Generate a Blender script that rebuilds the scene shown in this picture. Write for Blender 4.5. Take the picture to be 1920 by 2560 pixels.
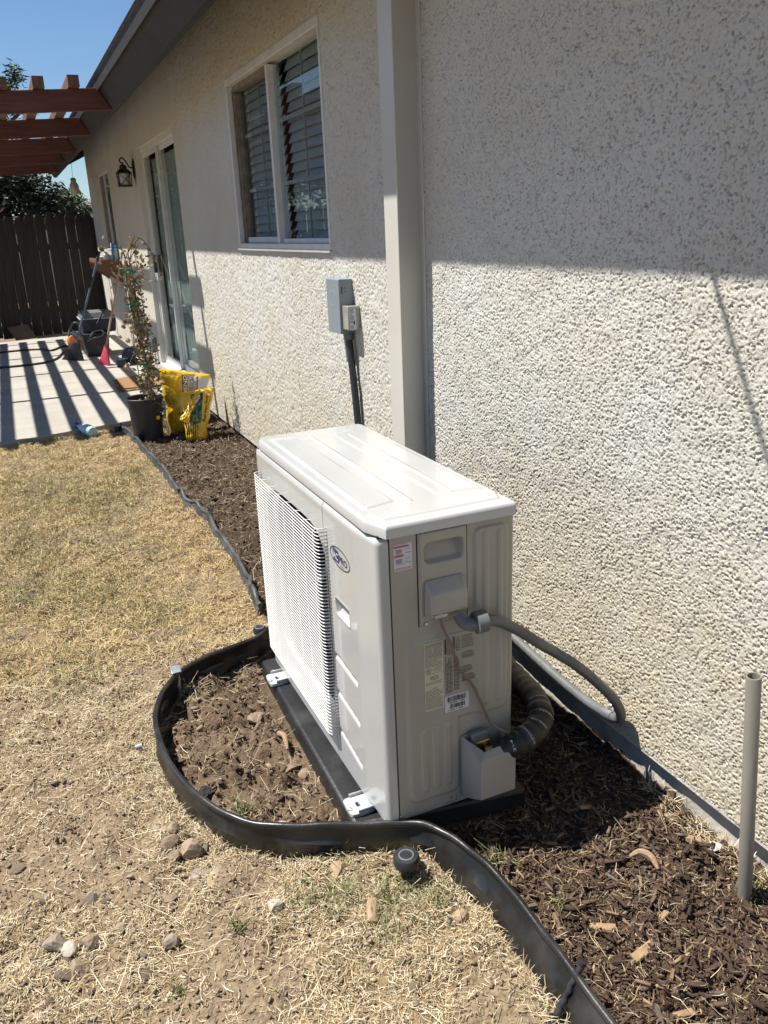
import bpy, math, random
import numpy as np
from mathutils import Matrix, Vector

for o in list(bpy.data.objects):
    bpy.data.objects.remove(o, do_unlink=True)
SC = bpy.context.scene
COL = SC.collection
R = math.radians

# ------------------------------------------------------------------ camera, sky, sun, exposure
cam_d = bpy.data.cameras.new('camera')
cam = bpy.data.objects.new('camera', cam_d)
COL.objects.link(cam)
_r = Vector((0.91300271, -0.40596948, -0.040185)); _u = Vector((0.16800734, 0.28441025, 0.9438667)); _f = Vector((0.37175205, 0.86850423, -0.32787318))
cam.matrix_world = Matrix(((_r.x, _u.x, -_f.x, -1.343882), (_r.y, _u.y, -_f.y, -1.597876), (_r.z, _u.z, -_f.z, 1.490331), (0, 0, 0, 1)))
cam_d.sensor_fit = 'VERTICAL'
cam_d.sensor_height = 24.0
cam_d.lens = 24.0 * 2060.19 / 2560.0
cam_d.clip_start = 0.05
cam_d.clip_end = 400
SC.camera = cam

SUN = Vector((-1.0, 0.50, 2.2)).normalized()
ELEV = math.asin(SUN.z); AZ = math.atan2(SUN.x, SUN.y)
world = bpy.data.worlds.new('World'); SC.world = world; world.use_nodes = True
wn = world.node_tree.nodes; wl = world.node_tree.links
bg = wn['Background']
sky = wn.new('ShaderNodeTexSky'); sky.sky_type = 'NISHITA'; sky.sun_disc = False
sky.sun_elevation = ELEV; sky.sun_rotation = AZ % (2 * math.pi)
sky.altitude = 200; sky.air_density = 1.1; sky.dust_density = 0.0; sky.ozone_density = 8.0
wl.new(sky.outputs[0], bg.inputs[0]); bg.inputs[1].default_value = 0.063
sun_d = bpy.data.lights.new('sun', 'SUN'); sun_d.energy = 5.0; sun_d.angle = R(0.53); sun_d.color = (1.0, 0.955, 0.875)
sun = bpy.data.objects.new('sun', sun_d); COL.objects.link(sun)
sun.rotation_euler = SUN.to_track_quat('Z', 'Y').to_euler()
sun.location = (-6, 2, 12)
SC.view_settings.view_transform = 'Standard'; SC.view_settings.look = 'None'
SC.view_settings.gamma = 1.0; SC.view_settings.use_curve_mapping = False
SC.view_settings.exposure = 0.86
SC.cycles.use_denoising = True
SC.cycles.max_bounces = 8; SC.cycles.diffuse_bounces = 4; SC.cycles.glossy_bounces = 4; SC.cycles.transparent_max_bounces = 16

rng = np.random.default_rng(7)
random.seed(5)

# ------------------------------------------------------------------ helpers
def P(o, label=None, cat=None, group=None, kind=None):
    if label: o['label'] = label
    if cat: o['category'] = cat
    if group: o['group'] = group
    if kind: o['kind'] = kind
    return o

def thing(name, label, cat, loc=(0, 0, 0), group=None):
    o = bpy.data.objects.new(name, None); COL.objects.link(o); o.location = loc
    o.empty_display_size = 0.1
    return P(o, label, cat, group)

class MB:
    """collects verts / faces of one mesh"""
    def __init__(s): s.v = []; s.f = []; s.m = []
    def add(s, V, F, mi=0):
        n = len(s.v); s.v += [tuple(map(float, p)) for p in V]
        for f in F: s.f.append(tuple(n + i for i in f)); s.m.append(mi)
        return s
    def box(s, a, b, mi=0):
        x0, y0, z0 = a; x1, y1, z1 = b
        V = [(x0,y0,z0),(x1,y0,z0),(x1,y1,z0),(x0,y1,z0),(x0,y0,z1),(x1,y0,z1),(x1,y1,z1),(x0,y1,z1)]
        return s.add(V, [(0,3,2,1),(4,5,6,7),(0,1,5,4),(1,2,6,5),(2,3,7,6),(3,0,4,7)], mi)
    def hexa(s, V, mi=0):
        return s.add(V, [(0,3,2,1),(4,5,6,7),(0,1,5,4),(1,2,6,5),(2,3,7,6),(3,0,4,7)], mi)
    def tube(s, pts, r, n=8, cap=True, mi=0):
        pts = [Vector(p) for p in pts]; m = len(pts)
        rr = r if isinstance(r, (list, tuple)) else [r] * m
        T = [(pts[min(i+1, m-1)] - pts[max(i-1, 0)]).normalized() for i in range(m)]
        a = T[0].orthogonal().normalized(); V = []; F = []
        for i in range(m):
            a = (a - T[i] * a.dot(T[i]));
            a = a.normalized() if a.length > 1e-6 else T[i].orthogonal().normalized()
            b = T[i].cross(a)
            for k in range(n):
                t = 2 * math.pi * k / n
                V.append(pts[i] + (a * math.cos(t) + b * math.sin(t)) * rr[i])
        for i in range(m - 1):
            for k in range(n):
                k2 = (k + 1) % n
                F.append((i*n+k, i*n+k2, (i+1)*n+k2, (i+1)*n+k))
        if cap:
            F.append(tuple(range(n-1, -1, -1))); F.append(tuple((m-1)*n + k for k in range(n)))
        return s.add(V, F, mi)
    def lathe(s, prof, c=(0, 0, 0), n=20, M=None, mi=0, cap=True):
        """prof: (r, z) list, about the z axis through c (or about M's z axis)"""
        V = []; F = []
        for (r, z) in prof:
            for k in range(n):
                t = 2 * math.pi * k / n
                p = Vector((r * math.cos(t), r * math.sin(t), z))
                V.append((M @ p) if M is not None else p + Vector(c))
        for i in range(len(prof) - 1):
            for k in range(n):
                k2 = (k + 1) % n
                F.append((i*n+k, i*n+k2, (i+1)*n+k2, (i+1)*n+k))
        if cap:
            if prof[0][0] > 1e-5: F.append(tuple(range(n-1, -1, -1)))
            if prof[-1][0] > 1e-5: F.append(tuple((len(prof)-1)*n + k for k in range(n)))
        return s.add(V, F, mi)
    def prism(s, poly, axis, a, b, mi=0):
        """poly of 2-D points in the plane normal to axis (0:x ->(y,z), 1:y ->(x,z), 2:z ->(x,y)) from a to b"""
        def q(p, t):
            return [(t, p[0], p[1]), (p[0], t, p[1]), (p[0], p[1], t)][axis]
        n = len(poly); V = [q(p, a) for p in poly] + [q(p, b) for p in poly]
        F = [tuple(range(n-1, -1, -1)), tuple(range(n, 2*n))] + [(i, (i+1) % n, n+(i+1) % n, n+i) for i in range(n)]
        return s.add(V, F, mi)
    def mesh(s, name):
        me = bpy.data.meshes.new(name); me.from_pydata(s.v, [], s.f)
        if any(s.m): me.polygons.foreach_set('material_index', s.m)
        return me

def np_mesh(name, V, F, col=None):
    """V (n,3), F (m,k) with k = 3 or 4; col (n,3) point colours"""
    V = np.ascontiguousarray(V, dtype=np.float32); F = np.ascontiguousarray(F, dtype=np.int32)
    me = bpy.data.meshes.new(name); k = F.shape[1]
    me.vertices.add(len(V)); me.vertices.foreach_set('co', V.ravel())
    me.loops.add(F.size); me.loops.foreach_set('vertex_index', F.ravel())
    me.polygons.add(len(F)); me.polygons.foreach_set('loop_start', np.arange(0, F.size, k, dtype=np.int32))
    try: me.polygons.foreach_set('loop_total', np.full(len(F), k, dtype=np.int32))
    except Exception: pass
    if col is not None:
        at = me.color_attributes.new('Col', 'FLOAT_COLOR', 'POINT')
        c4 = np.ones((len(V), 4), np.float32); c4[:, :3] = col
        at.data.foreach_set('color', c4.ravel())
    me.update(calc_edges=True)
    return me

def link(name, me, mats, parent=None, smooth=None, **kw):
    if isinstance(me, MB): me = me.mesh(name)
    o = bpy.data.objects.new(name, me); COL.objects.link(o)
    if mats is not None and len(me.materials) == 0:
        for m in (mats if isinstance(mats, (list, tuple)) else [mats]): me.materials.append(m)
    if smooth is not None:
        me.shade_smooth()
        if smooth < 180: me.set_sharp_from_angle(angle=R(smooth))
    if parent is not None:
        o.parent = parent
        if parent.type == 'EMPTY': o.matrix_parent_inverse = Matrix.Translation(-Vector(parent.location))
    return P(o, **kw)

def bevel(o, w, seg=2, ang=35):
    m = o.modifiers.new('bevel', 'BEVEL'); m.width = w; m.segments = seg; m.limit_method = 'ANGLE'; m.angle_limit = R(ang)
    o.data.shade_smooth(); o.data.set_sharp_from_angle(angle=R(50))
    return o

def grid_faces(nu, nv):
    i, j = np.meshgrid(np.arange(nu - 1), np.arange(nv - 1), indexing='ij')
    a = (i * nv + j).ravel()
    return np.stack([a, a + nv, a + nv + 1, a + 1], 1)

def sstep(a, b, x):
    t = np.clip((x - a) / (b - a), 0, 1); return t * t * (3 - 2 * t)

_bands = {}
def band(seed, n, wl, width=0.35, ax=1.0):
    """periodic band-limited noise, n x n, wavelength wl pixels along axis 0 (wl*ax along axis 1)"""
    key = (seed, n, wl, width, ax)
    if key not in _bands:
        g = np.random.default_rng(seed); w = g.standard_normal((n, n)).astype(np.float32)
        f = np.fft.rfft2(w); ky = np.fft.fftfreq(n)[:, None]; kx = np.fft.rfftfreq(n)[None, :] * ax
        k = np.sqrt(ky ** 2 + kx ** 2) + 1e-9
        f *= np.exp(-(np.log(k * wl) / width) ** 2 / 2)
        a = np.fft.irfft2(f, s=(n, n)).astype(np.float32); a -= a.mean(); a /= a.std()
        _bands[key] = a
    return _bands[key]

def samp(a, u, v):
    n = a.shape[0]; u = np.mod(u, n); v = np.mod(v, n)
    i = np.floor(u).astype(int); j = np.floor(v).astype(int); fu = u - i; fv = v - j
    i %= n; j %= n; i1 = (i + 1) % n; j1 = (j + 1) % n
    return (a[i, j] * (1-fu) + a[i1, j] * fu) * (1-fv) + (a[i, j1] * (1-fu) + a[i1, j1] * fu) * fv

def crom(pts, k=6):
    """Catmull-Rom through pts (lists of any dimension)"""
    p = [np.array(q, float) for q in pts]; p = [2*p[0]-p[1]] + p + [2*p[-1]-p[-2]]; out = []
    for i in range(1, len(p) - 2):
        for t in np.linspace(0, 1, k, endpoint=False):
            a, b, c, d = p[i-1], p[i], p[i+1], p[i+2]
            out.append(0.5 * ((2*b) + (c-a)*t + (2*a-5*b+4*c-d)*t*t + (3*b-a-3*c+d)*t**3))
    out.append(p[-2]); return out

# ------------------------------------------------------------------ lettering (built in code from the built-in font)
_txt = {}
def text_geo(body, bold=0.0):
    key = (body, bold)
    if key not in _txt:
        c = bpy.data.curves.new('t', 'FONT'); c.body = body; c.size = 1.0; c.resolution_u = 3; c.offset = bold
        o = bpy.data.objects.new('t', c); COL.objects.link(o)
        dg = bpy.context.evaluated_depsgraph_get()
        me = bpy.data.meshes.new_from_object(o.evaluated_get(dg))
        V = np.array([v.co[:2] for v in me.vertices]) if len(me.vertices) else np.zeros((0, 2))
        F = [tuple(p.vertices) for p in me.polygons]
        bpy.data.objects.remove(o, do_unlink=True); bpy.data.curves.remove(c); bpy.data.meshes.remove(me)
        if len(V): V = V - np.array([V[:, 0].min(), 0.0])
        _txt[key] = (V, F)
    return _txt[key]

def put_text(mb, body, width, height, origin, U, W, bold=0.0, surf=None, mi=0):
    """fit the text's advance into width and its cap height into height; origin = lower left corner, U right, W up"""
    V, F = text_geo(body, bold)
    if not len(V): return
    sx = width / V[:, 0].max(); sy = height / 0.7
    O = Vector(origin); U = Vector(U); W = Vector(W)
    if surf is None: pts = [O + U * (x * sx) + W * (y * sy) for x, y in V]
    else: pts = [surf(x * sx, y * sy) for x, y in V]
    mb.add(pts, F, mi)

# ------------------------------------------------------------------ materials
def mat(name, col, rough=0.6, col2=None, scale=8.0, bump=0.0, bscale=60.0, metal=0.0, coat=0.0, spec=0.5, stretch=None, detail=4.0, lo=0.35, hi=0.65, attr=False, amix=0.0):
    m = bpy.data.materials.new(name); m.use_nodes = True
    N = m.node_tree.nodes; L = m.node_tree.links; b = N['Principled BSDF']
    b.inputs['Roughness'].default_value = rough; b.inputs['Metallic'].default_value = metal
    b.inputs['Specular IOR Level'].default_value = spec
    if coat: b.inputs['Coat Weight'].default_value = coat; b.inputs['Coat Roughness'].default_value = 0.08
    b.inputs['Base Color'].default_value = (*col, 1)
    tc = N.new('ShaderNodeTexCoord'); src = tc.outputs['Object']
    if stretch:
        mp = N.new('ShaderNodeMapping'); mp.inputs['Scale'].default_value = stretch; L.new(src, mp.inputs[0]); src = mp.outputs[0]
    colout = None
    if attr:
        a = N.new('ShaderNodeAttribute'); a.attribute_name = 'Col'; colout = a.outputs['Color']
    if col2 is not None:
        nz = N.new('ShaderNodeTexNoise'); nz.inputs['Scale'].default_value = scale; nz.inputs['Detail'].default_value = detail; L.new(src, nz.inputs['Vector'])
        rp = N.new('ShaderNodeValToRGB'); rp.color_ramp.elements[0].position = lo; rp.color_ramp.elements[1].position = hi
        rp.color_ramp.elements[0].color = (*col, 1); rp.color_ramp.elements[1].color = (*col2, 1); L.new(nz.outputs['Fac'], rp.inputs['Fac'])
        if colout is not None:
            mx = N.new('ShaderNodeMix'); mx.data_type = 'RGBA'; mx.blend_type = 'MULTIPLY'; mx.inputs['Factor'].default_value = 1.0
            L.new(colout, mx.inputs['A']); L.new(rp.outputs['Color'], mx.inputs['B']); colout = mx.outputs['Result']
        else: colout = rp.outputs['Color']
    if colout is not None: L.new(colout, b.inputs['Base Color'])
    if bump:
        n2 = N.new('ShaderNodeTexNoise'); n2.inputs['Scale'].default_value = bscale; n2.inputs['Detail'].default_value = 5; L.new(src, n2.inputs['Vector'])
        bp = N.new('ShaderNodeBump'); bp.inputs['Strength'].default_value = 1.0; bp.inputs['Distance'].default_value = bump
        L.new(n2.outputs['Fac'], bp.inputs['Height']); L.new(bp.outputs['Normal'], b.inputs['Normal'])
    return m

M_stucco = mat('stucco', (0.515, 0.49, 0.425), 0.9, (0.54, 0.53, 0.49), 2.2, 0.0016, 420, spec=0.2)
M_stucco_far = mat('stucco_far', (0.52, 0.48, 0.40), 0.9, (0.55, 0.53, 0.485), 2.2, 0.006, 70, spec=0.2)
M_conc = mat('concrete', (0.30, 0.28, 0.245), 0.85, (0.36, 0.34, 0.30), 3.0, 0.0015, 160)
M_found = mat('foundation_concrete', (0.30, 0.28, 0.25), 0.9, (0.42, 0.39, 0.34), 9.0, 0.004, 60)
M_eave = mat('eave_paint', (0.017, 0.0145, 0.0145), 0.75, (0.026, 0.022, 0.022), 6, 0.002, 90)
M_shingle = mat('roof_shingle', (0.05, 0.045, 0.042), 0.9, (0.09, 0.08, 0.075), 40, 0.003, 200)
M_white = mat('white_trim', (0.55, 0.54, 0.50), 0.5, (0.60, 0.59, 0.56), 6)
M_frame = mat('window_frame_metal', (0.60, 0.60, 0.58), 0.4, (0.68, 0.68, 0.66), 10)
M_track = mat('window_track', (0.14, 0.11, 0.085), 0.6, (0.24, 0.2, 0.16), 20)
M_post = mat('line_cover_plastic', (0.50, 0.48, 0.43), 0.4, (0.53, 0.51, 0.465), 3)
M_blind = mat('blind_slat', (0.40, 0.44, 0.46), 0.6)
M_muntin = mat('muntin_grey', (0.36, 0.37, 0.37), 0.5)
M_curtain = mat('curtain_cloth', (0.46, 0.50, 0.47), 0.8)
M_room = mat('room_wall', (0.45, 0.42, 0.38), 0.9)
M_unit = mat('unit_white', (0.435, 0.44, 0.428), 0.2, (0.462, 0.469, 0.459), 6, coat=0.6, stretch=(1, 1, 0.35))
M_unit_side_shade = mat('unit_side_shade_tint', (0.335, 0.32, 0.28), 0.34, (0.355, 0.34, 0.30), 3, coat=0.2)  # same casing as the front, its shade put into a darker, browner colour
M_wire = mat('grille_wire', (0.60, 0.60, 0.585), 0.3, coat=0.3)
M_dark = mat('dark_cavity', (0.012, 0.012, 0.014), 0.7)
M_fan = mat('fan_plastic', (0.03, 0.03, 0.05), 0.4)
M_coil = mat('coil_fins', (0.05, 0.055, 0.12), 0.35, metal=0.3)
M_steel = mat('galvanised_steel', (0.52, 0.54, 0.56), 0.35, (0.42, 0.44, 0.46), 40, metal=0.8)
M_brass = mat('brass', (0.45, 0.32, 0.12), 0.35, metal=0.9)
M_pad = mat('pad_plastic', (0.012, 0.012, 0.0135), 0.5, (0.04, 0.04, 0.04), 9, 0.0012, 90, lo=0.45, hi=0.8)
M_edge = mat('edging_plastic', (0.010, 0.010, 0.0105), 0.34, (0.050, 0.049, 0.047), 10, 0.0008, 60, lo=0.42, hi=0.85)
M_edge2 = mat('edging_plastic_dusty', (0.022, 0.024, 0.027), 0.5, (0.085, 0.085, 0.085), 10, 0.001, 60)
M_black = mat('black_plastic', (0.014, 0.014, 0.016), 0.45, (0.03, 0.03, 0.032), 20)
M_grey = mat('grey_plastic', (0.115, 0.12, 0.125), 0.45, (0.14, 0.148, 0.152), 12)
M_conduit = mat('liquidtight_grey', (0.105, 0.11, 0.112), 0.42, (0.13, 0.137, 0.14), 18, 0.0008, 200)
M_boxgrey = mat('disconnect_grey', (0.20, 0.235, 0.26), 0.45, (0.22, 0.255, 0.28), 6)
M_clear = mat('protector_shell', (0.30, 0.29, 0.25), 0.2, coat=0.5)
M_ins = mat('insulation_wrap', (0.008, 0.008, 0.0078), 0.5, (0.022, 0.020, 0.018), 30, 0.003, 60)
M_cable = mat('brown_cable', (0.17, 0.115, 0.10), 0.55, (0.21, 0.145, 0.125), 30)
M_pvc = mat('grey_pvc', (0.185, 0.167, 0.138), 0.5, (0.235, 0.215, 0.18), 7, 0.0006, 120, stretch=(1, 1, 0.3))
M_pvc_in = mat('pvc_bore', (0.16, 0.15, 0.14), 0.7)
M_ink = mat('print_black', (0.02, 0.02, 0.022), 0.6)
M_inkw = mat('print_white', (0.58, 0.59, 0.62), 0.5)
M_inkg = mat('print_grey', (0.075, 0.072, 0.065), 0.6)
M_inkr = mat('print_red', (0.50, 0.05, 0.05), 0.5)
M_navy = mat('print_navy', (0.018, 0.02, 0.13), 0.4)
M_sticker = mat('sticker_white', (0.58, 0.58, 0.63), 0.4)
M_cream = mat('sticker_cream', (0.52, 0.49, 0.40), 0.5)
M_wood_red = mat('pergola_wood', (0.085, 0.026, 0.016), 0.7, (0.14, 0.045, 0.025), 14, 0.002, 60, stretch=(0.25, 3, 3))
M_wood_slat = mat('pergola_slat_wood', (0.11, 0.055, 0.032), 0.75, (0.19, 0.10, 0.06), 14, 0.002, 60, stretch=(3, 0.25, 3))
M_fence = mat('fence_wood', (0.017, 0.0145, 0.0125), 0.85, (0.036, 0.031, 0.026), 7, 0.003, 50, stretch=(4, 4, 0.35))
M_iron = mat('lantern_iron', (0.012, 0.011, 0.011), 0.45)
M_lglass = mat('lantern_glass', (0.55, 0.56, 0.55), 0.25)
M_soilbag = mat('bag_film', (1, 1, 1), 0.28, attr=True, coat=0.5)
M_leaf = mat('leaves', (0.75, 0.75, 0.75), 0.55, attr=True)
M_bark = mat('tree_bark', (0.09, 0.07, 0.05), 0.9, (0.16, 0.13, 0.1), 10, 0.01, 25)
M_straw = mat('straw', (1, 1, 1), 0.65, attr=True, spec=0.3)
M_chip = mat('bark_mulch', (1, 1, 1), 0.85, attr=True, spec=0.2)
M_terra_wood = mat('shelf_wood', (0.13, 0.06, 0.032), 0.7, (0.19, 0.095, 0.05), 12, 0.001, 80, stretch=(3, 0.4, 3))
M_bamboo = mat('stake_wood', (0.28, 0.18, 0.10), 0.7, (0.36, 0.24, 0.14), 20)
M_handle = mat('broom_handle_wood', (0.34, 0.24, 0.15), 0.6, (0.42, 0.31, 0.2), 20)
M_pink = mat('pink_bristle', (0.60, 0.07, 0.13), 0.6, (0.70, 0.12, 0.18), 40)
M_bluegrey = mat('blue_grey_metal', (0.11, 0.135, 0.19), 0.4)
M_darkblue = mat('dark_blue_plastic', (0.015, 0.022, 0.045), 0.4)
M_orange = mat('orange_plastic', (0.45, 0.12, 0.03), 0.45)
M_ltgrey = mat('light_grey_plastic', (0.34, 0.36, 0.40), 0.5)
M_sky = mat('pale_blue_plastic', (0.28, 0.50, 0.58), 0.4, (0.34, 0.56, 0.64), 12)
M_blue = mat('blue_carton', (0.05, 0.18, 0.55), 0.5)
M_bottle = mat('milky_plastic', (0.42, 0.50, 0.52), 0.4)
M_mat = mat('coir', (0.20, 0.10, 0.045), 0.95, (0.33, 0.18, 0.09), 60, 0.01, 120)
M_card = mat('cardboard', (0.16, 0.10, 0.06), 0.85, (0.20, 0.13, 0.08), 8)
M_green_tie = mat('green_tie', (0.0, 0.20, 0.12), 0.5)
M_stem = mat('rose_stem', (0.08, 0.075, 0.03), 0.7)
M_petal = mat('dry_petal', (0.46, 0.31, 0.19), 0.7, (0.60, 0.46, 0.31), 30)
M_pot = mat('pot_plastic', (0.014, 0.016, 0.022), 0.4, (0.022, 0.025, 0.034), 10)
M_yellow = mat('yellow_label', (0.72, 0.50, 0.03), 0.5)
M_green = mat('green_plastic', (0.20, 0.45, 0.03), 0.5)
M_nwall = mat('neighbour_wall', (0.5, 0.49, 0.5), 0.8, (0.54, 0.53, 0.54), 3)
M_nroof = mat('neighbour_roof', (0.26, 0.25, 0.25), 0.9, (0.33, 0.32, 0.31), 12)
M_stone = mat('field_stone', (1, 1, 1), 0.85, (0.72, 0.70, 0.68), 35, 0.003, 90, attr=False)
for _n, _c1, _c2 in (('tan', (0.225, 0.165, 0.11), (0.31, 0.24, 0.165)), ('brown', (0.17, 0.12, 0.08), (0.26, 0.19, 0.13)), ('grey', (0.21, 0.175, 0.13), (0.29, 0.245, 0.19)), ('orange', (0.28, 0.195, 0.115), (0.36, 0.27, 0.165)), ('white', (0.34, 0.295, 0.235), (0.43, 0.385, 0.315)), ('scrap', (0.5, 0.48, 0.44), (0.56, 0.54, 0.5)), ('dark', (0.03, 0.03, 0.035), (0.06, 0.06, 0.065))):
    globals()['M_stone_' + _n] = mat('stone_' + _n, _c1, 0.85, _c2, 30, 0.003, 110)
M_chips = [mat('chip_' + n, a, 0.85, b, 40, 0.002, 150, stretch=(1, 5, 5)) for n, a, b in (('dark', (0.045, 0.026, 0.018), (0.085, 0.05, 0.034)), ('brown', (0.085, 0.048, 0.03), (0.14, 0.085, 0.052)), ('tan', (0.24, 0.15, 0.08), (0.36, 0.25, 0.15)), ('grey', (0.13, 0.10, 0.08), (0.2, 0.16, 0.13)))]

def wall_foot_tint(m):
    # uneven yellowish tint on the foot of the wall that thins out upwards
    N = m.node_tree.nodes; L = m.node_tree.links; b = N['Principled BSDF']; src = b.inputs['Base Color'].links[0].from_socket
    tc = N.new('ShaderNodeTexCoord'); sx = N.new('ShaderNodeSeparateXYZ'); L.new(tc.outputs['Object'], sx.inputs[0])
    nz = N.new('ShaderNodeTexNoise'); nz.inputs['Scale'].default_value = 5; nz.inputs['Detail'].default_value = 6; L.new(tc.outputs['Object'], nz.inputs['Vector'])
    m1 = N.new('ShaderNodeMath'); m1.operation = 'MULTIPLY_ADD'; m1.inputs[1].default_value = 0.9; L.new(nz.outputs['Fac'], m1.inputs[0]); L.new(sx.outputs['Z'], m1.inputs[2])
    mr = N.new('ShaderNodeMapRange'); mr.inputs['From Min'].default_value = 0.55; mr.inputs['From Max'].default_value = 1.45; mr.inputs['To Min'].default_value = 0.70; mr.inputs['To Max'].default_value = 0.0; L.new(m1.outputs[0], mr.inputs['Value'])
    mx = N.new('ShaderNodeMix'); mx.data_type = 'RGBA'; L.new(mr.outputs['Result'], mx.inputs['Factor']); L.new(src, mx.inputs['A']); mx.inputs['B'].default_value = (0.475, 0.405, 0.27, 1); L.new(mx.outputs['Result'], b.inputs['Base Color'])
wall_foot_tint(M_stucco)

def glass(name, tint, gl=1.0):
    m = bpy.data.materials.new(name); m.use_nodes = True; N = m.node_tree.nodes; L = m.node_tree.links
    N.remove(N['Principled BSDF']); out = N['Material Output']
    fr = N.new('ShaderNodeFresnel'); fr.inputs['IOR'].default_value = 1.5
    tr = N.new('ShaderNodeBsdfTransparent'); tr.inputs[0].default_value = (*tint, 1)
    g = N.new('ShaderNodeBsdfGlossy'); g.inputs['Roughness'].default_value = 0.01; g.inputs[0].default_value = (gl, gl, gl, 1)
    mx = N.new('ShaderNodeMixShader'); ge = N.new('ShaderNodeNewGeometry'); ma = N.new('ShaderNodeMath'); ma.operation = 'SUBTRACT'; ma.inputs[0].default_value = 1.0; L.new(ge.outputs['Backfacing'], ma.inputs[1])
    mu = N.new('ShaderNodeMath'); mu.operation = 'MULTIPLY'; L.new(fr.outputs[0], mu.inputs[0]); L.new(ma.outputs[0], mu.inputs[1]); L.new(mu.outputs[0], mx.inputs[0]); L.new(tr.outputs[0], mx.inputs[1]); L.new(g.outputs[0], mx.inputs[2])
    L.new(mx.outputs[0], out.inputs[0]); return m
M_glass = glass('window_glass', (0.86, 0.90, 0.90))

def ground_mat():
    m = bpy.data.materials.new('ground_soil'); m.use_nodes = True; N = m.node_tree.nodes; L = m.node_tree.links; b = N['Principled BSDF']
    b.inputs['Roughness'].default_value = 0.95; b.inputs['Specular IOR Level'].default_value = 0.15
    tc = N.new('ShaderNodeTexCoord')
    at = N.new('ShaderNodeAttribute'); at.attribute_name = 'Col'
    nz = N.new('ShaderNodeTexNoise'); nz.inputs['Scale'].default_value = 55; nz.inputs['Detail'].default_value = 8; nz.inputs['Roughness'].default_value = 0.7; L.new(tc.outputs['Object'], nz.inputs['Vector'])
    rp = N.new('ShaderNodeValToRGB'); rp.color_ramp.elements[0].position = 0.3; rp.color_ramp.elements[0].color = (0.5, 0.48, 0.45, 1); rp.color_ramp.elements[1].position = 0.7; rp.color_ramp.elements[1].color = (1.25, 1.22, 1.15, 1)
    L.new(nz.outputs['Fac'], rp.inputs['Fac'])
    mx = N.new('ShaderNodeMix'); mx.data_type = 'RGBA'; mx.blend_type = 'MULTIPLY'; mx.inputs['Factor'].default_value = 1.0
    L.new(at.outputs['Color'], mx.inputs['A']); L.new(rp.outputs['Color'], mx.inputs['B']); L.new(mx.outputs['Result'], b.inputs['Base Color'])
    n2 = N.new('ShaderNodeTexNoise'); n2.inputs['Scale'].default_value = 130; n2.inputs['Detail'].default_value = 6; L.new(tc.outputs['Object'], n2.inputs['Vector'])
    bp = N.new('ShaderNodeBump'); bp.inputs['Distance'].default_value = 0.008; L.new(n2.outputs['Fac'], bp.inputs['Height']); L.new(bp.outputs['Normal'], b.inputs['Normal'])
    return m
M_ground = ground_mat()
# ------------------------------------------------------------------ ground heights and zones
EDGE = [(-0.56, -2.4), (-0.557, -1.4), (-0.557, -0.72), (-0.555, -0.601), (-0.552, -0.498), (-0.553, -0.35), (-0.566, -0.244), (-0.592, -0.151), (-0.64, -0.085), (-0.725, -0.041), (-0.84, 0.009), (-0.948, 0.062), (-1.034, 0.132), (-1.092, 0.228), (-1.135, 0.361), (-1.157, 0.494), (-1.156, 0.655), (-1.136, 0.764), (-1.082, 0.881), (-1.01, 0.967), (-0.891, 1.017), (-0.75, 1.06), (-0.66, 1.12)]
EDGE2 = [(-0.615, 1.42), (-0.602, 1.6), (-0.588, 1.78), (-0.570, 2.25), (-0.583, 2.66), (-0.618, 2.84), (-0.628, 3.10), (-0.652, 3.5), (-0.657, 3.72), (-0.690, 4.28), (-0.715, 4.62), (-0.73, 4.78)]
_ey = np.array([p[1] for p in EDGE] + [p[1] for p in EDGE2]); _ex = np.array([p[0] for p in EDGE] + [p[0] for p in EDGE2])
def edge_x(y): return np.interp(y, _ey, _ex)

nA = band(11, 1024, 60); nB = band(12, 1024, 14); nC = band(13, 1024, 200, 0.5); nD = band(14, 1024, 7)
def patio_y(x): return 5.14 + 0.255 * (x + 0.0)
def ground_z(x, y):
    x = np.asarray(x, float); y = np.asarray(y, float)
    z = 0.105 * sstep(1.3, 4.6, y)
    z = z + 0.050 * sstep(-0.42, -0.02, x) * (1 - sstep(2.5, 4.5, y))
    bed = sstep(0.02, 0.05, x - edge_x(y)) * (y < 4.9)
    a = samp(nA, x * 330, y * 330); b = samp(nB, x * 330, y * 330); d = samp(nD, x * 330, y * 330)
    lump = np.maximum(b, -0.5) * 0.0028 + d * 0.0012
    z = z + a * 0.006 + lump * (0.8 + 1.5 * bed)
    loop = bed * sstep(-0.05, 0.1, y) * (1 - sstep(0.95, 1.1, y)) * (1 - sstep(-0.86, -0.74, x))
    z = z + loop * (0.008 + a * 0.006)
    pad = sstep(-0.80, -0.74, x) * (1 - sstep(-0.3, -0.2, x)) * sstep(-0.12, -0.04, y) * (1 - sstep(0.93, 1.0, y))
    z = z * (1 - pad) + pad * 0.012
    z = z - sstep(-0.02, 0.05, y - patio_y(x)) * 0.12 * (y < 13) * (x > -5) * (x < 0.2)
    return z

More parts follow.
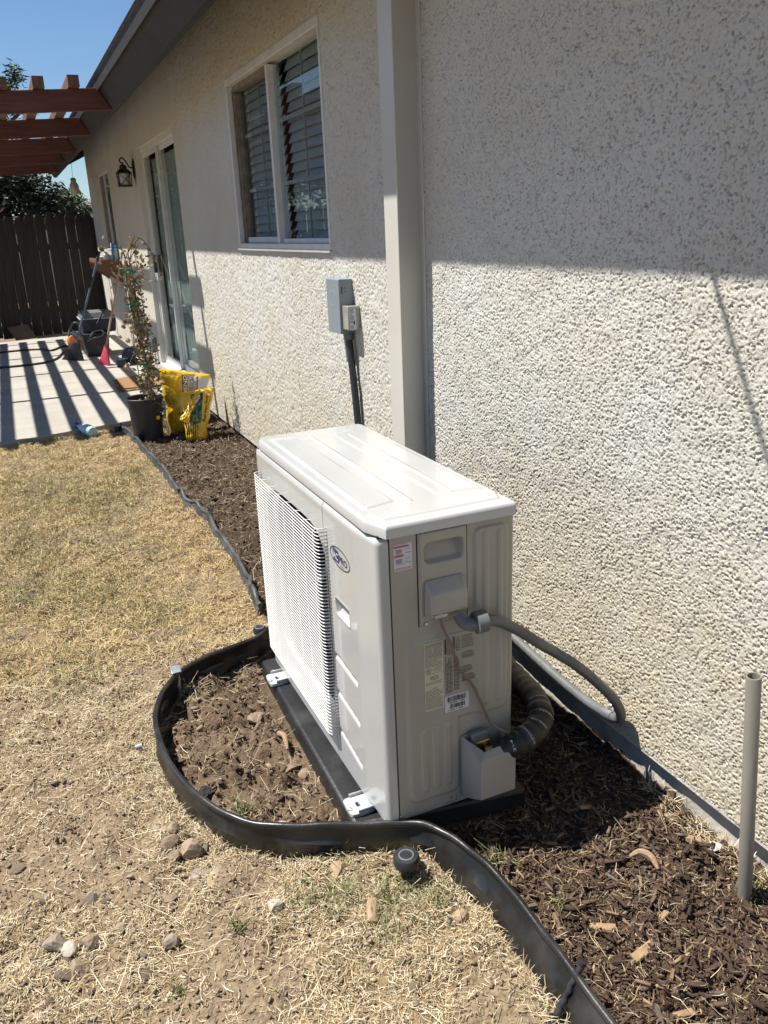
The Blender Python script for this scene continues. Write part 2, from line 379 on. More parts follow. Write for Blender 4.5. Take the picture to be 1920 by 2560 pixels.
xs = np.concatenate([[-150, -40, -15, -7, -4.5], np.arange(-3.2, -1.75, 0.03), np.arange(-1.75, 0.02, 0.0085), [0.03, 0.06, 0.3, 4, 9.5, 20, 60, 150]])
ys = np.concatenate([[-150, -40, -12, -4, -2], np.arange(-1.5, -0.9, 0.04), np.arange(-0.9, 1.55, 0.0085), np.arange(1.55, 3.2, 0.014), np.arange(3.2, 5.3, 0.02), [5.6, 7, 9, 11, 13, 16, 22, 40, 80, 150]])
GX, GY = np.meshgrid(xs, ys, indexing='ij')
GZ = ground_z(np.clip(GX, -3.2, 0.05), np.clip(GY, -1.5, 5.3))
far = (np.abs(GX + 1.5) > 2.6) | (GY < -1.6) | (GY > 5.4)
GZ = np.where(far, np.where(GY > 5.4, -0.02, 0.0), GZ)
x_ = GX.ravel(); y_ = GY.ravel()
bedm = sstep(-0.01, 0.04, x_ - edge_x(y_)) * (y_ < 5.0)
loopm = bedm * sstep(-0.05, 0.1, y_) * (1 - sstep(1.0, 1.2, y_)) * (1 - sstep(-0.80, -0.66, x_))
farbed = bedm * sstep(0.9, 1.4, y_)
pat = samp(nC, x_ * 260, y_ * 260); pat2 = samp(nA, x_ * 200 + 300, y_ * 200)
bare = np.clip(sstep(0.1, 1.3, pat + 0.35 * pat2), 0, 1)
bare = np.maximum(bare, 0.85 * np.exp(-(((x_ + 1.42) / 0.22) ** 2 + ((y_ - 0.5) / 0.42) ** 2)))
c_lawn = np.array([0.235, 0.175, 0.108]); c_bare = np.array([0.245, 0.188, 0.130]); c_bed = np.array([0.085, 0.058, 0.041]); c_loop = np.array([0.165, 0.124, 0.086]); c_farbed = np.array([0.072, 0.052, 0.038])
col = c_lawn * (1 - bare[:, None]) + c_bare * bare[:, None]
col = col * (1 - bedm[:, None]) + c_bed * bedm[:, None]
col = col * (1 - farbed[:, None]) + c_farbed * farbed[:, None]
tl = np.clip(loopm * (0.45 + 0.5 * sstep(-0.6, 0.8, pat2 + (0.3 - y_))), 0, 1)[:, None]
col = col * (1 - tl) + c_loop * tl
link('ground', np_mesh('ground', np.stack([x_, y_, GZ.ravel()], 1), grid_faces(len(xs), len(ys)), col), M_ground, smooth=180, kind='structure', label='dry yard ground of tan dirt with a dark mulch bed beside the house')

# patio: poured slabs with joints
pb = []
def slab(poly):
    return link('slab', MB().prism(poly, 2, -0.1, 0.14), M_conc, parent=patio)
patio = bpy.data.objects.new('patio', None); COL.objects.link(patio); P(patio, kind='structure', label='pale concrete patio slab striped by the shadows of the pergola')
for poly in ([(-4.6, patio_y(-4.6)), (-2.35, patio_y(-2.35)), (-2.35, 7.0), (-4.6, 6.9)], [(-2.342, patio_y(-2.342)), (0.02, patio_y(0.02)), (0.02, 7.24), (-2.342, 7.0)],
             [(-4.6, 6.909), (-2.35, 7.009), (-2.35, 9.6), (-4.6, 9.6)], [(-2.342, 7.009), (0.02, 7.249), (0.02, 9.6), (-2.342, 9.6)],
             [(-4.6, 9.609), (-2.35, 9.609), (-2.35, 11.3), (-4.6, 10.9)], [(-2.342, 9.609), (0.02, 9.609), (0.02, 11.96), (-0.99, 11.62), (-2.342, 11.3)], [(-1.06, 11.62), (0.02, 11.97), (0.02, 12.2), (-1.06, 11.98)]):
    bevel(slab(poly), 0.006, 2)

# ------------------------------------------------------------------ the house
house = thing('house', 'cream stucco house wall with dark brown eave running along the yard', 'house', (0, 0, 0))
WIN = (1.987, 3.573, 1.397, 2.315); DOOR = (5.306, 7.226, 0.24, 2.274); FWIN = (9.55, 10.62, 1.33, 2.27)
nW1 = band(21, 2048, 17, 0.42, 1.45); nW2 = band(22, 2048, 4.0, 0.3, 1.2); nW3 = band(23, 2048, 150, 0.5); nW4 = band(24, 2048, 11, 0.4, 1.35); nW5 = band(25, 2048, 6.5, 0.35, 1.25); nW6 = band(26, 2048, 40, 0.45, 1.6)
def stucco_h(y, z):
    u = y * 960; v = z * 960     # 1.04 mm per pixel; stretched along z
    big = samp(nW3, u, v); mid = samp(nW6, u, v); g = samp(nW2, u, v); g2 = samp(nW5, u, v); fine = samp(nW4, u, v)
    a = samp(nW1, u, v) + 0.35 * fine + 0.5 * mid
    rough = sstep(1.7, 0.9, z + 0.12 * big) * 0.75 + 0.25 * sstep(-0.6, 1.2, mid)    # coarser dash towards the ground, trowelled flatter above
    smooth_patch = 0.7 * sstep(1.3, 2.3, 0.6 * big + 0.9 * mid)
    brk_ = sstep(-0.30, 0.35, samp(nW4, u + 500, v + 60) + 0.6 * samp(nW1, u + 300, v + 900) + 0.6 * samp(nW6, u + 60, v + 1200) - 0.30)      # breaks the crevices into short worms
    crev = sstep(0.33, 0.09, np.abs(a + 0.15)) * brk_
    plate = sstep(-0.22, 0.12, a)                                # trowelled plates standing over the hollows
    pits = sstep(-0.80, -1.1, 0.8 * fine + 0.6 * g2 - 0.25 * mid) * sstep(-0.9, 0.5, 0.7 * big + samp(nW6, u + 400, v + 77) + 0.3)
    grain = np.clip(0.6 * g2 + 0.6 * g, -1.4, 1.4)
    h = 0.0052 + 0.0011 * plate + (0.00025 + 0.00045 * rough) * grain - 0.0056 * pits * (0.25 + 0.75 * rough) - (0.0082 - 0.0022 * rough) * crev
    h = h * (1 - smooth_patch) + smooth_patch * (0.0064 + 0.0002 * g)
    for pl in (((0.293, 0.171), (0.238, 0.181), (0.18, 0.197), (0.125, 0.217)), ((-0.039, 0.246), (-0.07, 0.274), (-0.1, 0.299))):   # two settlement cracks
        for p, q in zip(pl[:-1], pl[1:]):
            L2 = (q[0] - p[0]) ** 2 + (q[1] - p[1]) ** 2; t = np.clip(((y - p[0]) * (q[0] - p[0]) + (z - p[1]) * (q[1] - p[1])) / L2, 0, 1)
            dd = np.hypot(y - p[0] - t * (q[0] - p[0]) + 0.002 * g2, z - p[1] - t * (q[1] - p[1]) + 0.003 * a); h = h - 0.005 * sstep(0.0036, 0.0012, dd)
    return h + 0.0006 * big

def wall_block(ys_, zs_, holes, disp=True, fade=()):
    Y, Z = np.meshgrid(ys_, zs_, indexing='ij')
    X = -stucco_h(Y, Z) if disp else np.full_like(Y, -0.0022)
    F = grid_faces(len(ys_), len(zs_))
    cy = (Y[:-1, :-1] + Y[1:, 1:]).ravel() / 2; cz = (Z[:-1, :-1] + Z[1:, 1:]).ravel() / 2
    keep = np.ones(len(F), bool)
    for (a, b, c, d) in holes: keep &= ~((cy > a) & (cy < b) & (cz > c) & (cz < d))
    F = F[keep][:, ::-1]
    V = np.stack([X.ravel(), Y.ravel(), Z.ravel()], 1)
    used = np.unique(F); mp = np.full(len(V), -1); mp[used] = np.arange(len(used))
    return V[used], mp[F]
def brk(a, b, step, pts=()):
    e = sorted({a, b, *[p for p in pts if a < p < b]}); out = []
    for p, q in zip(e[:-1], e[1:]): out.append(np.linspace(p, q, max(2, int(math.ceil((q - p) / step)) + 1))[:-1])
    return np.concatenate(out + [[b]])
TOPZ = 2.86
blocks = [wall_block(brk(-0.66, 1.16, 0.0022), brk(0.15, 2.22, 0.0023), ()),
          wall_block(brk(1.158, 2.6, 0.0046, WIN[:2]), brk(0.15, 2.6, 0.0046, WIN[2:]), (WIN,)),
          wall_block(brk(2.598, 5.25, 0.0085, (*WIN[:2],)), brk(0.15, 2.7, 0.007, WIN[2:]), (WIN,))]
Vs = []; Fs = []; n0 = 0
for V, F in blocks: Vs.append(V); Fs.append(F + n0); n0 += len(V)
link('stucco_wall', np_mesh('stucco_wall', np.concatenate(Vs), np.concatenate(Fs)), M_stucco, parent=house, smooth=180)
V1, F1 = wall_block(brk(5.25, 12.0, 0.3, (*DOOR[:2], *FWIN[:2])), brk(0.15, TOPZ, 0.3, (*DOOR[2:], *FWIN[2:])), (DOOR, FWIN), False)
V2, F2 = wall_block(np.array([-3.0, -0.66]), np.array([0.15, TOPZ]), (), False)
V3, F3 = wall_block(np.array([-0.66, 1.16]), np.array([2.22, TOPZ]), (), False)
V4, F4 = wall_block(np.array([1.16, 2.6]), np.array([2.6, TOPZ]), (), False)
V5, F5 = wall_block(np.array([2.6, 5.25]), np.array([2.7, TOPZ]), (), False)
Vs = []; Fs = []; n0 = 0
for V, F in ((V1, F1), (V2, F2), (V3, F3), (V4, F4), (V5, F5)): Vs.append(V); Fs.append(F + n0); n0 += len(V)
link('stucco_wall', np_mesh('stucco_wall_far', np.concatenate(Vs), np.concatenate(Fs)), M_stucco_far, parent=house)
# returns of the openings, weep lip, far gable wall, back walls
mb = MB()
for (a, b, c, d), dep in ((DOOR, 0.11), (FWIN, 0.07)):
    mb.box((-0.002, a - 0.02, c), (dep, a, d)); mb.box((-0.002, b, c), (dep, b + 0.02, d)); mb.box((-0.002, a - 0.02, d), (dep, b + 0.02, d + 0.02))
mb.box((-0.004, -3.0, 0.138), (0.0205, DOOR[0], 0.149)); mb.box((-0.004, DOOR[1], 0.138), (0.022, 12.0, 0.149))
mb.hexa([(0.0, 12.0, 0.14), (8, 12.0, 0.14), (8, 12.05, 0.14), (0.0, 12.05, 0.14), (0.0, 12.0, TOPZ), (8, 12.0, TOPZ), (8, 12.05, TOPZ), (0.0, 12.05, TOPZ)])
mb.add([(0, 12.02, TOPZ), (8, 12.02, TOPZ), (4, 12.02, 4.5)], [(0, 1, 2)])
mb.box((0.0, -3.05, 0.0), (8, -3.0, TOPZ)); mb.box((8, -3.05, 0.0), (8.1, 12.05, TOPZ)); mb.add([(0, -3.02, TOPZ), (8, -3.02, TOPZ), (4, -3.02, 4.5)], [(0, 1, 2)])
link('stucco_return', mb, M_stucco_far, parent=house)
nf = brk(-3, 5.306, 0.02); nz_ = np.linspace(-0.1, 0.15, 12)
Y, Z = np.meshgrid(nf, nz_, indexing='ij'); X = 0.024 - 0.003 * samp(nA, Y * 300, Z * 300) - 0.012 * sstep(0.1, -0.05, Z)
link('foundation', np_mesh('foundation', np.stack([X.ravel(), Y.ravel(), Z.ravel()], 1), grid_faces(len(nf), len(nz_))[:, ::-1]), M_found, parent=house, smooth=180)
link('foundation', MB().box((0.02, 5.306, -0.1), (0.1, 12.0, 0.2)), M_found, parent=house)
# room behind the glass
mb = MB(); mb.box((0.16, -2.9, 0.2), (3.5, 11.9, 0.22)); mb.box((3.5, -2.9, 0.2), (3.55, 11.9, 2.7)); mb.box((0.16, 4.5, 0.22), (3.5, 4.55, 2.7)); mb.box((0.16, -2.9, 2.7), (3.55, 11.9, 2.75)); mb.box((0.16, 8.5, 0.22), (3.5, 8.55, 2.7)); mb.box((0.16, 0.5, 0.22), (3.5, 0.55, 2.7))
link('room', mb, M_room, parent=house)

# eave: raked fascia, drip edge, roof
y0, y1 = -3.4, 12.55
mb = MB().prism([(-0.425, 2.366), (-0.390, 2.366), (-0.475, 2.506), (-0.510, 2.506)], 1, y0, y1)
link('fascia_board', mb, M_eave, parent=house)
mb = MB().prism([(-0.512, 2.488), (-0.518, 2.488), (-0.534, 2.568), (-0.522, 2.568)], 1, y0, y1 + 0.02)
link('drip_edge', mb, M_eave, parent=house)
mb = MB().prism([(-0.500, 2.525), (4.0, 4.43), (8.54, 2.496), (8.58, 2.54), (4.0, 4.50), (-0.545, 2.572)], 1, y0, y1 + 0.03)
link('roof', mb, M_shingle, parent=house)
mb = MB().prism([(-0.50, 2.40), (0.1, 2.68), (4.0, 4.32), (4.0, 4.42), (-0.505, 2.52)], 1, y1 - 0.035, y1)
link('barge_board', mb, M_eave, parent=house)

# ---- sliding window
def slider_window(W, x0, name='window'):
    a, b, c, d = W
    mb = MB(); t = 0.04
    mb.box((-0.012, a, d - t), (0.075, b, d)); mb.box((-0.012, a, c), (0.075, b, c + 0.028)); mb.box((-0.012, a, c + 0.028), (0.075, a + 0.018, d - t)); mb.box((-0.012, b - 0.03, c + 0.028), (0.075, b, d - t))
    mb.box((-0.02, a - 0.004, c - 0.012), (0.02, b + 0.004, c - 0.001))
    return link(name, mb, M_frame, parent=house)
win = slider_window(WIN, 0)
a, b, c, d = WIN
bevel(win, 0.003, 2)
mm = 2.795
mb = MB(); mb.box((0.0, mm - 0.016, c + 0.029), (0.052, mm + 0.016, d - 0.051)); o = link('meeting_stile', mb, M_frame, parent=win); bevel(o, 0.003)
mb = MB(); mb.box((0.022, mm + 0.023, d - 0.072), (0.07, b - 0.031, d - 0.041)); mb.box((0.022, b - 0.07, c + 0.03), (0.07, b - 0.031, d - 0.086)); mb.box((0.015, b - 0.048, c + 0.03), (0.021, b - 0.036, d - 0.06)); link('track', mb, M_track, parent=win)
mb = MB(); mb.box((0.03, mm + 0.023, c + 0.03), (0.062, b - 0.072, c + 0.06)); mb.box((0.02, a + 0.019, c + 0.03), (0.045, mm - 0.023, c + 0.05)); link('sash_rail', mb, M_frame, parent=win)
link('pane', MB().box((0.032, a + 0.019, c + 0.051), (0.036, mm - 0.0225, d - 0.052)), M_glass, parent=win)
link('pane', MB().box((0.050, mm + 0.024, c + 0.061), (0.054, b - 0.073, d - 0.087)), M_glass, parent=win)
for (ya, yb, xm, zb, zt) in ((a + 0.02, mm - 0.024, 0.043, c + 0.052, d - 0.054), (mm + 0.025, b - 0.074, 0.061, c + 0.062, d - 0.089)):
    ym = (ya + yb) / 2
    link('muntin', MB().box((xm, ym - 0.006, zb), (xm + 0.008, ym + 0.006, zt)), M_muntin, parent=win)
    for zz in (1.715, 2.008):
        link('muntin', MB().box((xm + 0.0005, ya, zz - 0.009), (xm + 0.0075, ym - 0.0065, zz + 0.009)).box((xm + 0.0005, ym + 0.0065, zz - 0.009), (xm + 0.0075, yb, zz + 0.009)), M_muntin, parent=win)
slat_me = None
for (ya, yb) in ((2.02, 2.76), (2.85, 3.52)):
    ms = MB().hexa([(-0.004, ya, -0.026), (-0.001, ya, -0.027), (-0.001, yb, -0.027), (-0.004, yb, -0.026), (0.016, ya, 0.025), (0.019, ya, 0.024), (0.019, yb, 0.024), (0.016, yb, 0.025)]).mesh('blind_slat')
    for k in range(18):
        o = link('blind_slat', ms, M_blind, parent=win); o.location = (0.088, 0, 1.465 + 0.0465 * k)
    link('blind_headrail', MB().box((0.075, ya, 2.285), (0.115, yb, 2.33)), M_blind, parent=win)

# ---- sliding door
a, b, c, d = DOOR
mb = MB(); mb.box((-0.010, b - 0.012, c), (0.10, b - 0.001, d - 0.001)); mb.box((0.035, b - 0.055, c), (0.10, b - 0.013, d - 0.042)); mb.box((0.035, a + 0.001, d - 0.04), (0.10, b - 0.013, d - 0.001)); mb.box((0.035, a + 0.001, c), (0.10, a + 0.04, d - 0.042)); mb.box((-0.03, a - 0.03, 0.142), (0.10, b + 0.02, c - 0.001)); mb.box((0.03, a + 0.041, c), (0.10, b - 0.056, c + 0.03))
door = link('sliding_door', mb, M_white, parent=house); bevel(door, 0.003)
def dpanel(ya, yb, x):
    mb = MB(); w = 0.042
    mb.box((x, ya, c + 0.032), (x + 0.025, ya + w * 0.6, d - 0.043)); mb.box((x, yb - w, c + 0.032), (x + 0.025, yb, d - 0.043)); mb.box((x, ya + w * 0.6 + 0.001, c + 0.032), (x + 0.025, yb - w - 0.001, c + 0.09)); mb.box((x, ya + w * 0.6 + 0.001, d - 0.08), (x + 0.025, yb - w - 0.001, d - 0.043))
    o = link('door_panel', mb, M_frame, parent=door); bevel(o, 0.003)
    link('pane', MB().box((x + 0.010, ya + w * 0.6 + 0.001, c + 0.091), (x + 0.014, yb - w - 0.001, d - 0.081)), M_glass, parent=door)
dpanel(6.40, b - 0.057, 0.045); dpanel(a + 0.042, 6.44, 0.073)
o = link('handle', MB().box((0.018, 7.075, 1.14), (0.0445, 7.125, 1.31)), M_black, parent=door); bevel(o, 0.006)
mb = MB(); yy = np.arange(5.40, 7.16, 0.02)
V = [(0.135 + 0.014 * math.sin(k * 1.3), y, z) for z in (c + 0.02, d - 0.1) for k, y in enumerate(yy)]; n = len(yy)
mb.add(V, [(k, k + 1, n + k + 1, n + k) for k in range(n - 1)]); link('curtain', mb, M_curtain, parent=door)

# ---- small far window
a, b, c, d = FWIN
mb = MB(); mb.box((-0.006, a, d - 0.03), (0.06, b, d - 0.001)); mb.box((-0.006, a, c), (0.06, b, c + 0.025)); mb.box((-0.006, a, c + 0.026), (0.06, a + 0.02, d - 0.031)); mb.box((-0.006, b - 0.02, c + 0.026), (0.06, b, d - 0.031)); mb.box((0.0, (a + b) / 2 - 0.02, c + 0.026), (0.05, (a + b) / 2 + 0.02, d - 0.031))
win2 = link('window', mb, M_frame, parent=house)
link('pane', MB().box((0.010, a + 0.021, c + 0.027), (0.014, (a + b) / 2 - 0.021, d - 0.032)), M_glass, parent=win2)
link('pane', MB().box((0.024, (a + b) / 2 + 0.021, c + 0.027), (0.028, b - 0.021, d - 0.032)), M_glass, parent=win2)

link('insect_screen', MB().box((0.008, (a + b) / 2 + 0.021, c + 0.027), (0.0095, b - 0.021, d - 0.032)), M_track, parent=win2)

# ------------------------------------------------------------------ pergola
perg = thing('pergola', 'red stained timber pergola over the patio, fixed to the house eave', 'pergola', (-2, 8, 0.14))
DROP = 0.048
def dz(x): return (x + 0.46) * DROP
for k, yy in enumerate((5.24, 6.86, 8.43, 9.90, 11.45)):
    xl = -3.95
    poly = [(xl, 2.366 + dz(xl)), (-0.428, 2.366), (-0.518, 2.508), (xl, 2.512 + dz(xl))]
    o = link('rafter', MB().prism(poly, 1, yy, yy + 0.04), M_wood_red, parent=perg); bevel(o, 0.003)
sl = MB().box((-0.038, 5.15, 0.0), (0.038, 11.8, 0.073)).mesh('slat')
for k in range(15):
    x = -0.678 - 0.236 * k
    o = link('slat', sl, M_wood_slat, parent=perg); o.location = (x + random.uniform(-.006, .006), random.uniform(-0.02, 0.02), 2.5125 + dz(x))
link('beam', MB().box((-3.72, 5.1, 2.04), (-3.63, 11.7, 2.20)), M_wood_red, parent=perg)
for yy in (5.4, 11.1):
    link('post', MB().box((-3.72, yy, 0.14), (-3.63, yy + 0.09, 2.039)), M_wood_red, parent=perg)

# ------------------------------------------------------------------ back fence
fence = thing('fence', 'weathered dark brown dog-eared picket fence closing the yard behind the patio', 'fence', (-2, 12, 0))
pk = [(-0.068, 0), (0.068, 0), (0.068, 1.66), (0.040, 1.71), (-0.040, 1.71), (-0.068, 1.66)]
pmes = [MB().prism([(p[0] * s, p[1]) for p in pk], 1, -0.009, 0.009).mesh('picket') for s in (1.0, 0.985, 0.965)]
fy = lambda x: 12.26 + 0.16 * x
k = 0; x = 0.36
while x > -6.2:
    o = link('picket', random.choice(pmes), M_fence, parent=fence)
    o.location = (x, fy(x) + random.uniform(-.004, .004), 0.13 + random.uniform(-.02, .015)); o.rotation_euler = (random.uniform(-.004, .004), random.uniform(-.006, .006), 0.16 + random.uniform(-.03, .03))
    x -= 0.1368 + random.uniform(-0.0005, 0.0035)
for zz in (0.45, 1.35):
    link('rail', MB().hexa([(-6.2, fy(-6.2) + 0.015, zz), (0.4, fy(0.4) + 0.015, zz), (0.4, fy(0.4) + 0.05, zz), (-6.2, fy(-6.2) + 0.05, zz), (-6.2, fy(-6.2) + 0.015, zz + 0.09), (0.4, fy(0.4) + 0.015, zz + 0.09), (0.4, fy(0.4) + 0.05, zz + 0.09), (-6.2, fy(-6.2) + 0.05, zz + 0.09)]), M_fence, parent=fence)

# ------------------------------------------------------------------ trees beyond the fence
def leaf_cloud(ells, n, size, c1, c2, seed, asp=0.4, shell=0.5, flowers=0.0):
    g = np.random.default_rng(seed); w = np.array([e[3] * e[4] * e[5] for e in ells]); w = w ** 0.75; w = w / w.sum()
    idx = g.choice(len(ells), n, p=w); E = np.array(ells)[idx]
    d = g.standard_normal((n, 3)); d /= np.linalg.norm(d, axis=1)[:, None]
    r = g.random(n) ** shell; cl = samp(band(99, 256, 24), d[:, 0] * 60 + idx * 37, d[:, 1] * 60 + d[:, 2] * 80)
    r = r * (1 + 0.16 * cl)
    C = E[:, :3] + d * E[:, 3:6] * r[:, None]
    a = g.standard_normal((n, 3)); a[:, 2] *= 0.5; a /= np.linalg.norm(a, axis=1)[:, None]
    b = np.cross(a, g.standard_normal((n, 3))); b /= np.linalg.norm(b, axis=1)[:, None]
    s = size * g.uniform(0.6, 1.4, n)[:, None]
    V = np.stack([C - a * s, C + b * s * asp * 0.5 - a * s * 0.1, C + a * s, C - b * s * asp * 0.5 - a * s * 0.1], 1).reshape(-1, 3)
    t = np.clip(g.random(n) * 0.7 + 0.15 * cl, 0, 1)[:, None]; c = np.array(c1) * (1 - t) + np.array(c2) * t
    if flowers:
        fl = (g.random(n) < flowers) & (r > 0.75); c[fl] = np.array([0.42, 0.25, 0.22]) * g.uniform(0.7, 1.2, (fl.sum(), 1))
    return np_mesh('crown', V, np.arange(4 * n).reshape(-1, 4), np.repeat(c, 4, 0))
def tree(name, label, base, trunk, ells, n, size, c1, c2, seed, **k):
    t = thing(name, label, 'tree', base)
    mb = MB(); mb.tube(trunk, [0.16 - 0.1 * i / max(1, len(trunk) - 1) for i in range(len(trunk))], 9)
    top = Vector(trunk[-1]); g = random.Random(seed)
    for e in ells:
        c = Vector(e[:3]); s = Vector(trunk[-1]).lerp(Vector(trunk[-2]), g.random() * 0.6)
        mb.tube([s, s.lerp(c, 0.5) + Vector((g.uniform(-.1, .1), g.uniform(-.1, .1), 0.12)), c, c + Vector((g.uniform(-.3, .3), g.uniform(-.3, .3), e[5] * 0.5))], [0.07, 0.05, 0.03, 0.012], 6)
    link('trunk', mb, M_bark, parent=t, smooth=60)
    link('crown', leaf_cloud(ells, n, size, c1, c2, seed, **k), M_leaf, parent=t)
    return t
tree('silk_tree', 'tall feathery silk tree with pinkish blossom rising behind the fence', (-2.2, 18.2, 0), [(-2.2, 18.2, -0.1), (-2.15, 18.2, 1.0), (-2.0, 18.1, 2.0), (-1.9, 18.1, 2.6)],
     [(-2.7, 18.3, 3.6, 1.5, 1.3, 1.0), (-1.75, 18.0, 4.15, 0.85, 0.8, 0.55), (-0.85, 17.8, 4.25, 0.45, 0.4, 0.30), (-0.52, 17.8, 4.55, 0.24, 0.25, 0.24), (-0.35, 17.8, 4.05, 0.22, 0.25, 0.18), (-1.1, 17.8, 3.5, 0.75, 0.7, 0.5), (-3.4, 18.6, 4.6, 1.0, 1.0, 0.7)], 15000, 0.085, (0.018, 0.04, 0.012), (0.06, 0.10, 0.03), 3, asp=0.32, flowers=0.13)
tree('laurel_tree', 'dense dark green tree filling the gap between fence and pergola', (-1.4, 15.6, 0), [(-1.4, 15.6, -0.1), (-1.4, 15.6, 0.8), (-1.35, 15.5, 1.5)],
     [(-2.4, 15.6, 2.2, 1.2, 0.9, 0.75), (-1.3, 15.4, 2.25, 1.0, 0.8, 0.66), (-0.45, 15.3, 2.1, 0.62, 0.6, 0.42), (-0.1, 15.3, 1.95, 0.30, 0.35, 0.25), (-0.85, 15.2, 2.5, 0.5, 0.5, 0.26), (-3.6, 15.8, 2.4, 1.0, 0.9, 0.8)], 16000, 0.07, (0.008, 0.016, 0.006), (0.030, 0.050, 0.016), 4, asp=0.5, flowers=0.04)
tree('young_tree', 'small light green sprig of a tree beside the far house corner', (0.25, 16.3, 0), [(0.25, 16.3, -0.1), (0.25, 16.3, 1.0), (0.2, 16.2, 1.9)],
     [(0.1, 16.2, 2.18, 0.22, 0.3, 0.22), (-0.1, 16.2, 2.30, 0.2, 0.2, 0.13), (0.35, 16.2, 2.0, 0.22, 0.3, 0.2)], 900, 0.07, (0.04, 0.09, 0.02), (0.12, 0.19, 0.05), 6, asp=0.28, shell=0.8, flowers=0.1)
tree('shade_tree', 'broad green tree far left beyond the fence, seen in the window glass', (-6.2, 17.0, 0), [(-6.2, 17.0, -0.1), (-6.2, 17.0, 1.2), (-6.1, 16.9, 2.4)],
     [(-6.2, 17.0, 3.2, 1.5, 1.4, 1.1), (-5.2, 16.8, 2.7, 1.0, 1.0, 0.8), (-7.4, 17.2, 2.8, 1.2, 1.0, 0.8)], 7000, 0.11, (0.03, 0.06, 0.015), (0.10, 0.16, 0.04), 8, asp=0.5)
nb = thing('neighbour_house', 'pale neighbouring house with a low grey roof beyond the fence', 'house', (0, 26, 0))
link('wall', MB().box((-7.0, 23.0, -0.1), (6.0, 23.2, 1.95)).box((-7, 23.2, -0.1), (-6.8, 30, 1.95)).box((5.8, 23.2, -0.1), (6, 30, 1.95)), M_nwall, parent=nb)
link('roof', MB().prism([(22.6, 1.90), (27, 2.45), (31, 1.90), (31, 1.98), (27, 2.55), (22.6, 1.98)], 0, -7.4, 6.4), M_nroof, parent=nb)
# ------------------------------------------------------------------ the heat pump condenser
ac = thing('heat_pump_unit', 'white outdoor heat pump condenser with wire fan grille standing on a black pad', 'heat pump', (-0.53, 0.42, 0.07))
YE = -0.055
def rr(x, z, x0, x1, z0, z1, r):
    dx = np.abs(x - (x0 + x1) / 2) - (x1 - x0) / 2 + r; dz_ = np.abs(z - (z0 + z1) / 2) - (z1 - z0) / 2 + r
    return np.sqrt(np.maximum(dx, 0) ** 2 + np.maximum(dz_, 0) ** 2) + np.minimum(np.maximum(dx, dz_), 0) - r
def emb(sd, h, w=0.008): return h * sstep(w / 2, -w / 2, sd)
def end_h(x, z):
    e1 = emb(rr(x, z, -0.462, -0.373, 0.338, 0.829, 0.018), 0.0055)
    e1 = e1 + emb(rr(x, z, -0.441, -0.427, 0.362, 0.818, 0.007), 0.003, 0.007) * 1 + emb(rr(x, z, -0.403, -0.389, 0.362, 0.818, 0.007), 0.003, 0.007)
    s2 = np.minimum(rr(x, z, -0.645, -0.40, 0.345, 0.577, 0.022), rr(x, z, -0.645, -0.509, 0.133, 0.577, 0.022))
    e2 = emb(s2, 0.0045, 0.010)
    for xx in (-0.603, -0.572, -0.540): e2 = e2 + emb(rr(x, z, xx - 0.009, xx + 0.009, 0.16, 0.335, 0.008), 0.0022, 0.007) * (e2 > 0.003)
    return np.maximum(e1, e2)
ex = np.linspace(-0.6745, -0.353, 150); ez = np.linspace(0.097, 0.8475, 320)
X, Z = np.meshgrid(ex, ez, indexing='ij'); H = end_h(X, Z)
rnd = np.clip((X + 0.362) / 0.009, 0, 1); Yp = YE - H + 0.006 * rnd ** 2
F = grid_faces(150, 320); cx_ = (X[:-1, :-1] + X[1:, 1:]).ravel() / 2; cz_ = (Z[:-1, :-1] + Z[1:, 1:]).ravel() / 2
F = F[~((cx_ > -0.60) & (cx_ < -0.488) & (cz_ > 0.75) & (cz_ < 0.83))]
link('end_panel', np_mesh('end_panel', np.stack([X.ravel(), Yp.ravel(), Z.ravel()], 1), F), M_unit_side_shade, parent=ac, smooth=50)

# service panel: front face, chamfer, rounded edge
pr = [(-0.716, y) for y in np.arange(0.262, 0.058, -0.0028)] + [(-0.716 + 0.009 * t, 0.058 - 0.09 * t) for t in np.linspace(0.06, 1, 22)]
pr += [(-0.691 - 0.016 * math.cos(t), -0.037 - 0.018 * math.sin(t)) for t in np.linspace(0.1, math.pi / 2, 9)] + [(-0.6765, YE)]
pr = np.array(pr); T = np.gradient(pr, axis=0); T /= np.linalg.norm(T, axis=1)[:, None]; Nn = np.stack([T[:, 1], -T[:, 0]], 1)
sz = np.concatenate([np.arange(0.095, 0.826, 0.0036), 0.83 + 0.0185 * np.sin(np.linspace(0, math.pi / 2, 9))])
PX = np.repeat(pr[:, :1], len(sz), 1); PY = np.repeat(pr[:, 1:], len(sz), 1); PZ = np.repeat(sz[None, :], len(pr), 0)
h = np.zeros_like(PX)
for (za, zb) in ((0.432, 0.421), (0.321, 0.304), (0.200, 0.176)):
    t = (0.241 - PY) / 0.163; zc = za + (zb - za) * t; w = (PZ - zc) / 0.0125
    end = sstep(0.0, 0.05, t) * sstep(1.0, 0.94, t)
    h -= 0.0075 * end * np.clip(np.where(w > 0, 1 - w * 2.2, 1 + w), 0, 1)
h -= 0.022 * emb(rr(PY, PZ, 0.112, 0.199, 0.566, 0.606, 0.004), 1.0, 0.006) * (0.4 + 0.6 * np.clip((PZ - 0.566) / 0.04, 0, 1))
rim = emb(np.abs(rr(PY, PZ, 0.108, 0.203, 0.562, 0.610, 0.005)) - 0.003, 0.0012, 0.004); h += rim
top = np.clip((PZ - 0.83) / 0.0185, 0, 1); h -= 0.0185 * (1 - np.sqrt(np.clip(1 - top ** 2, 0, 1)))
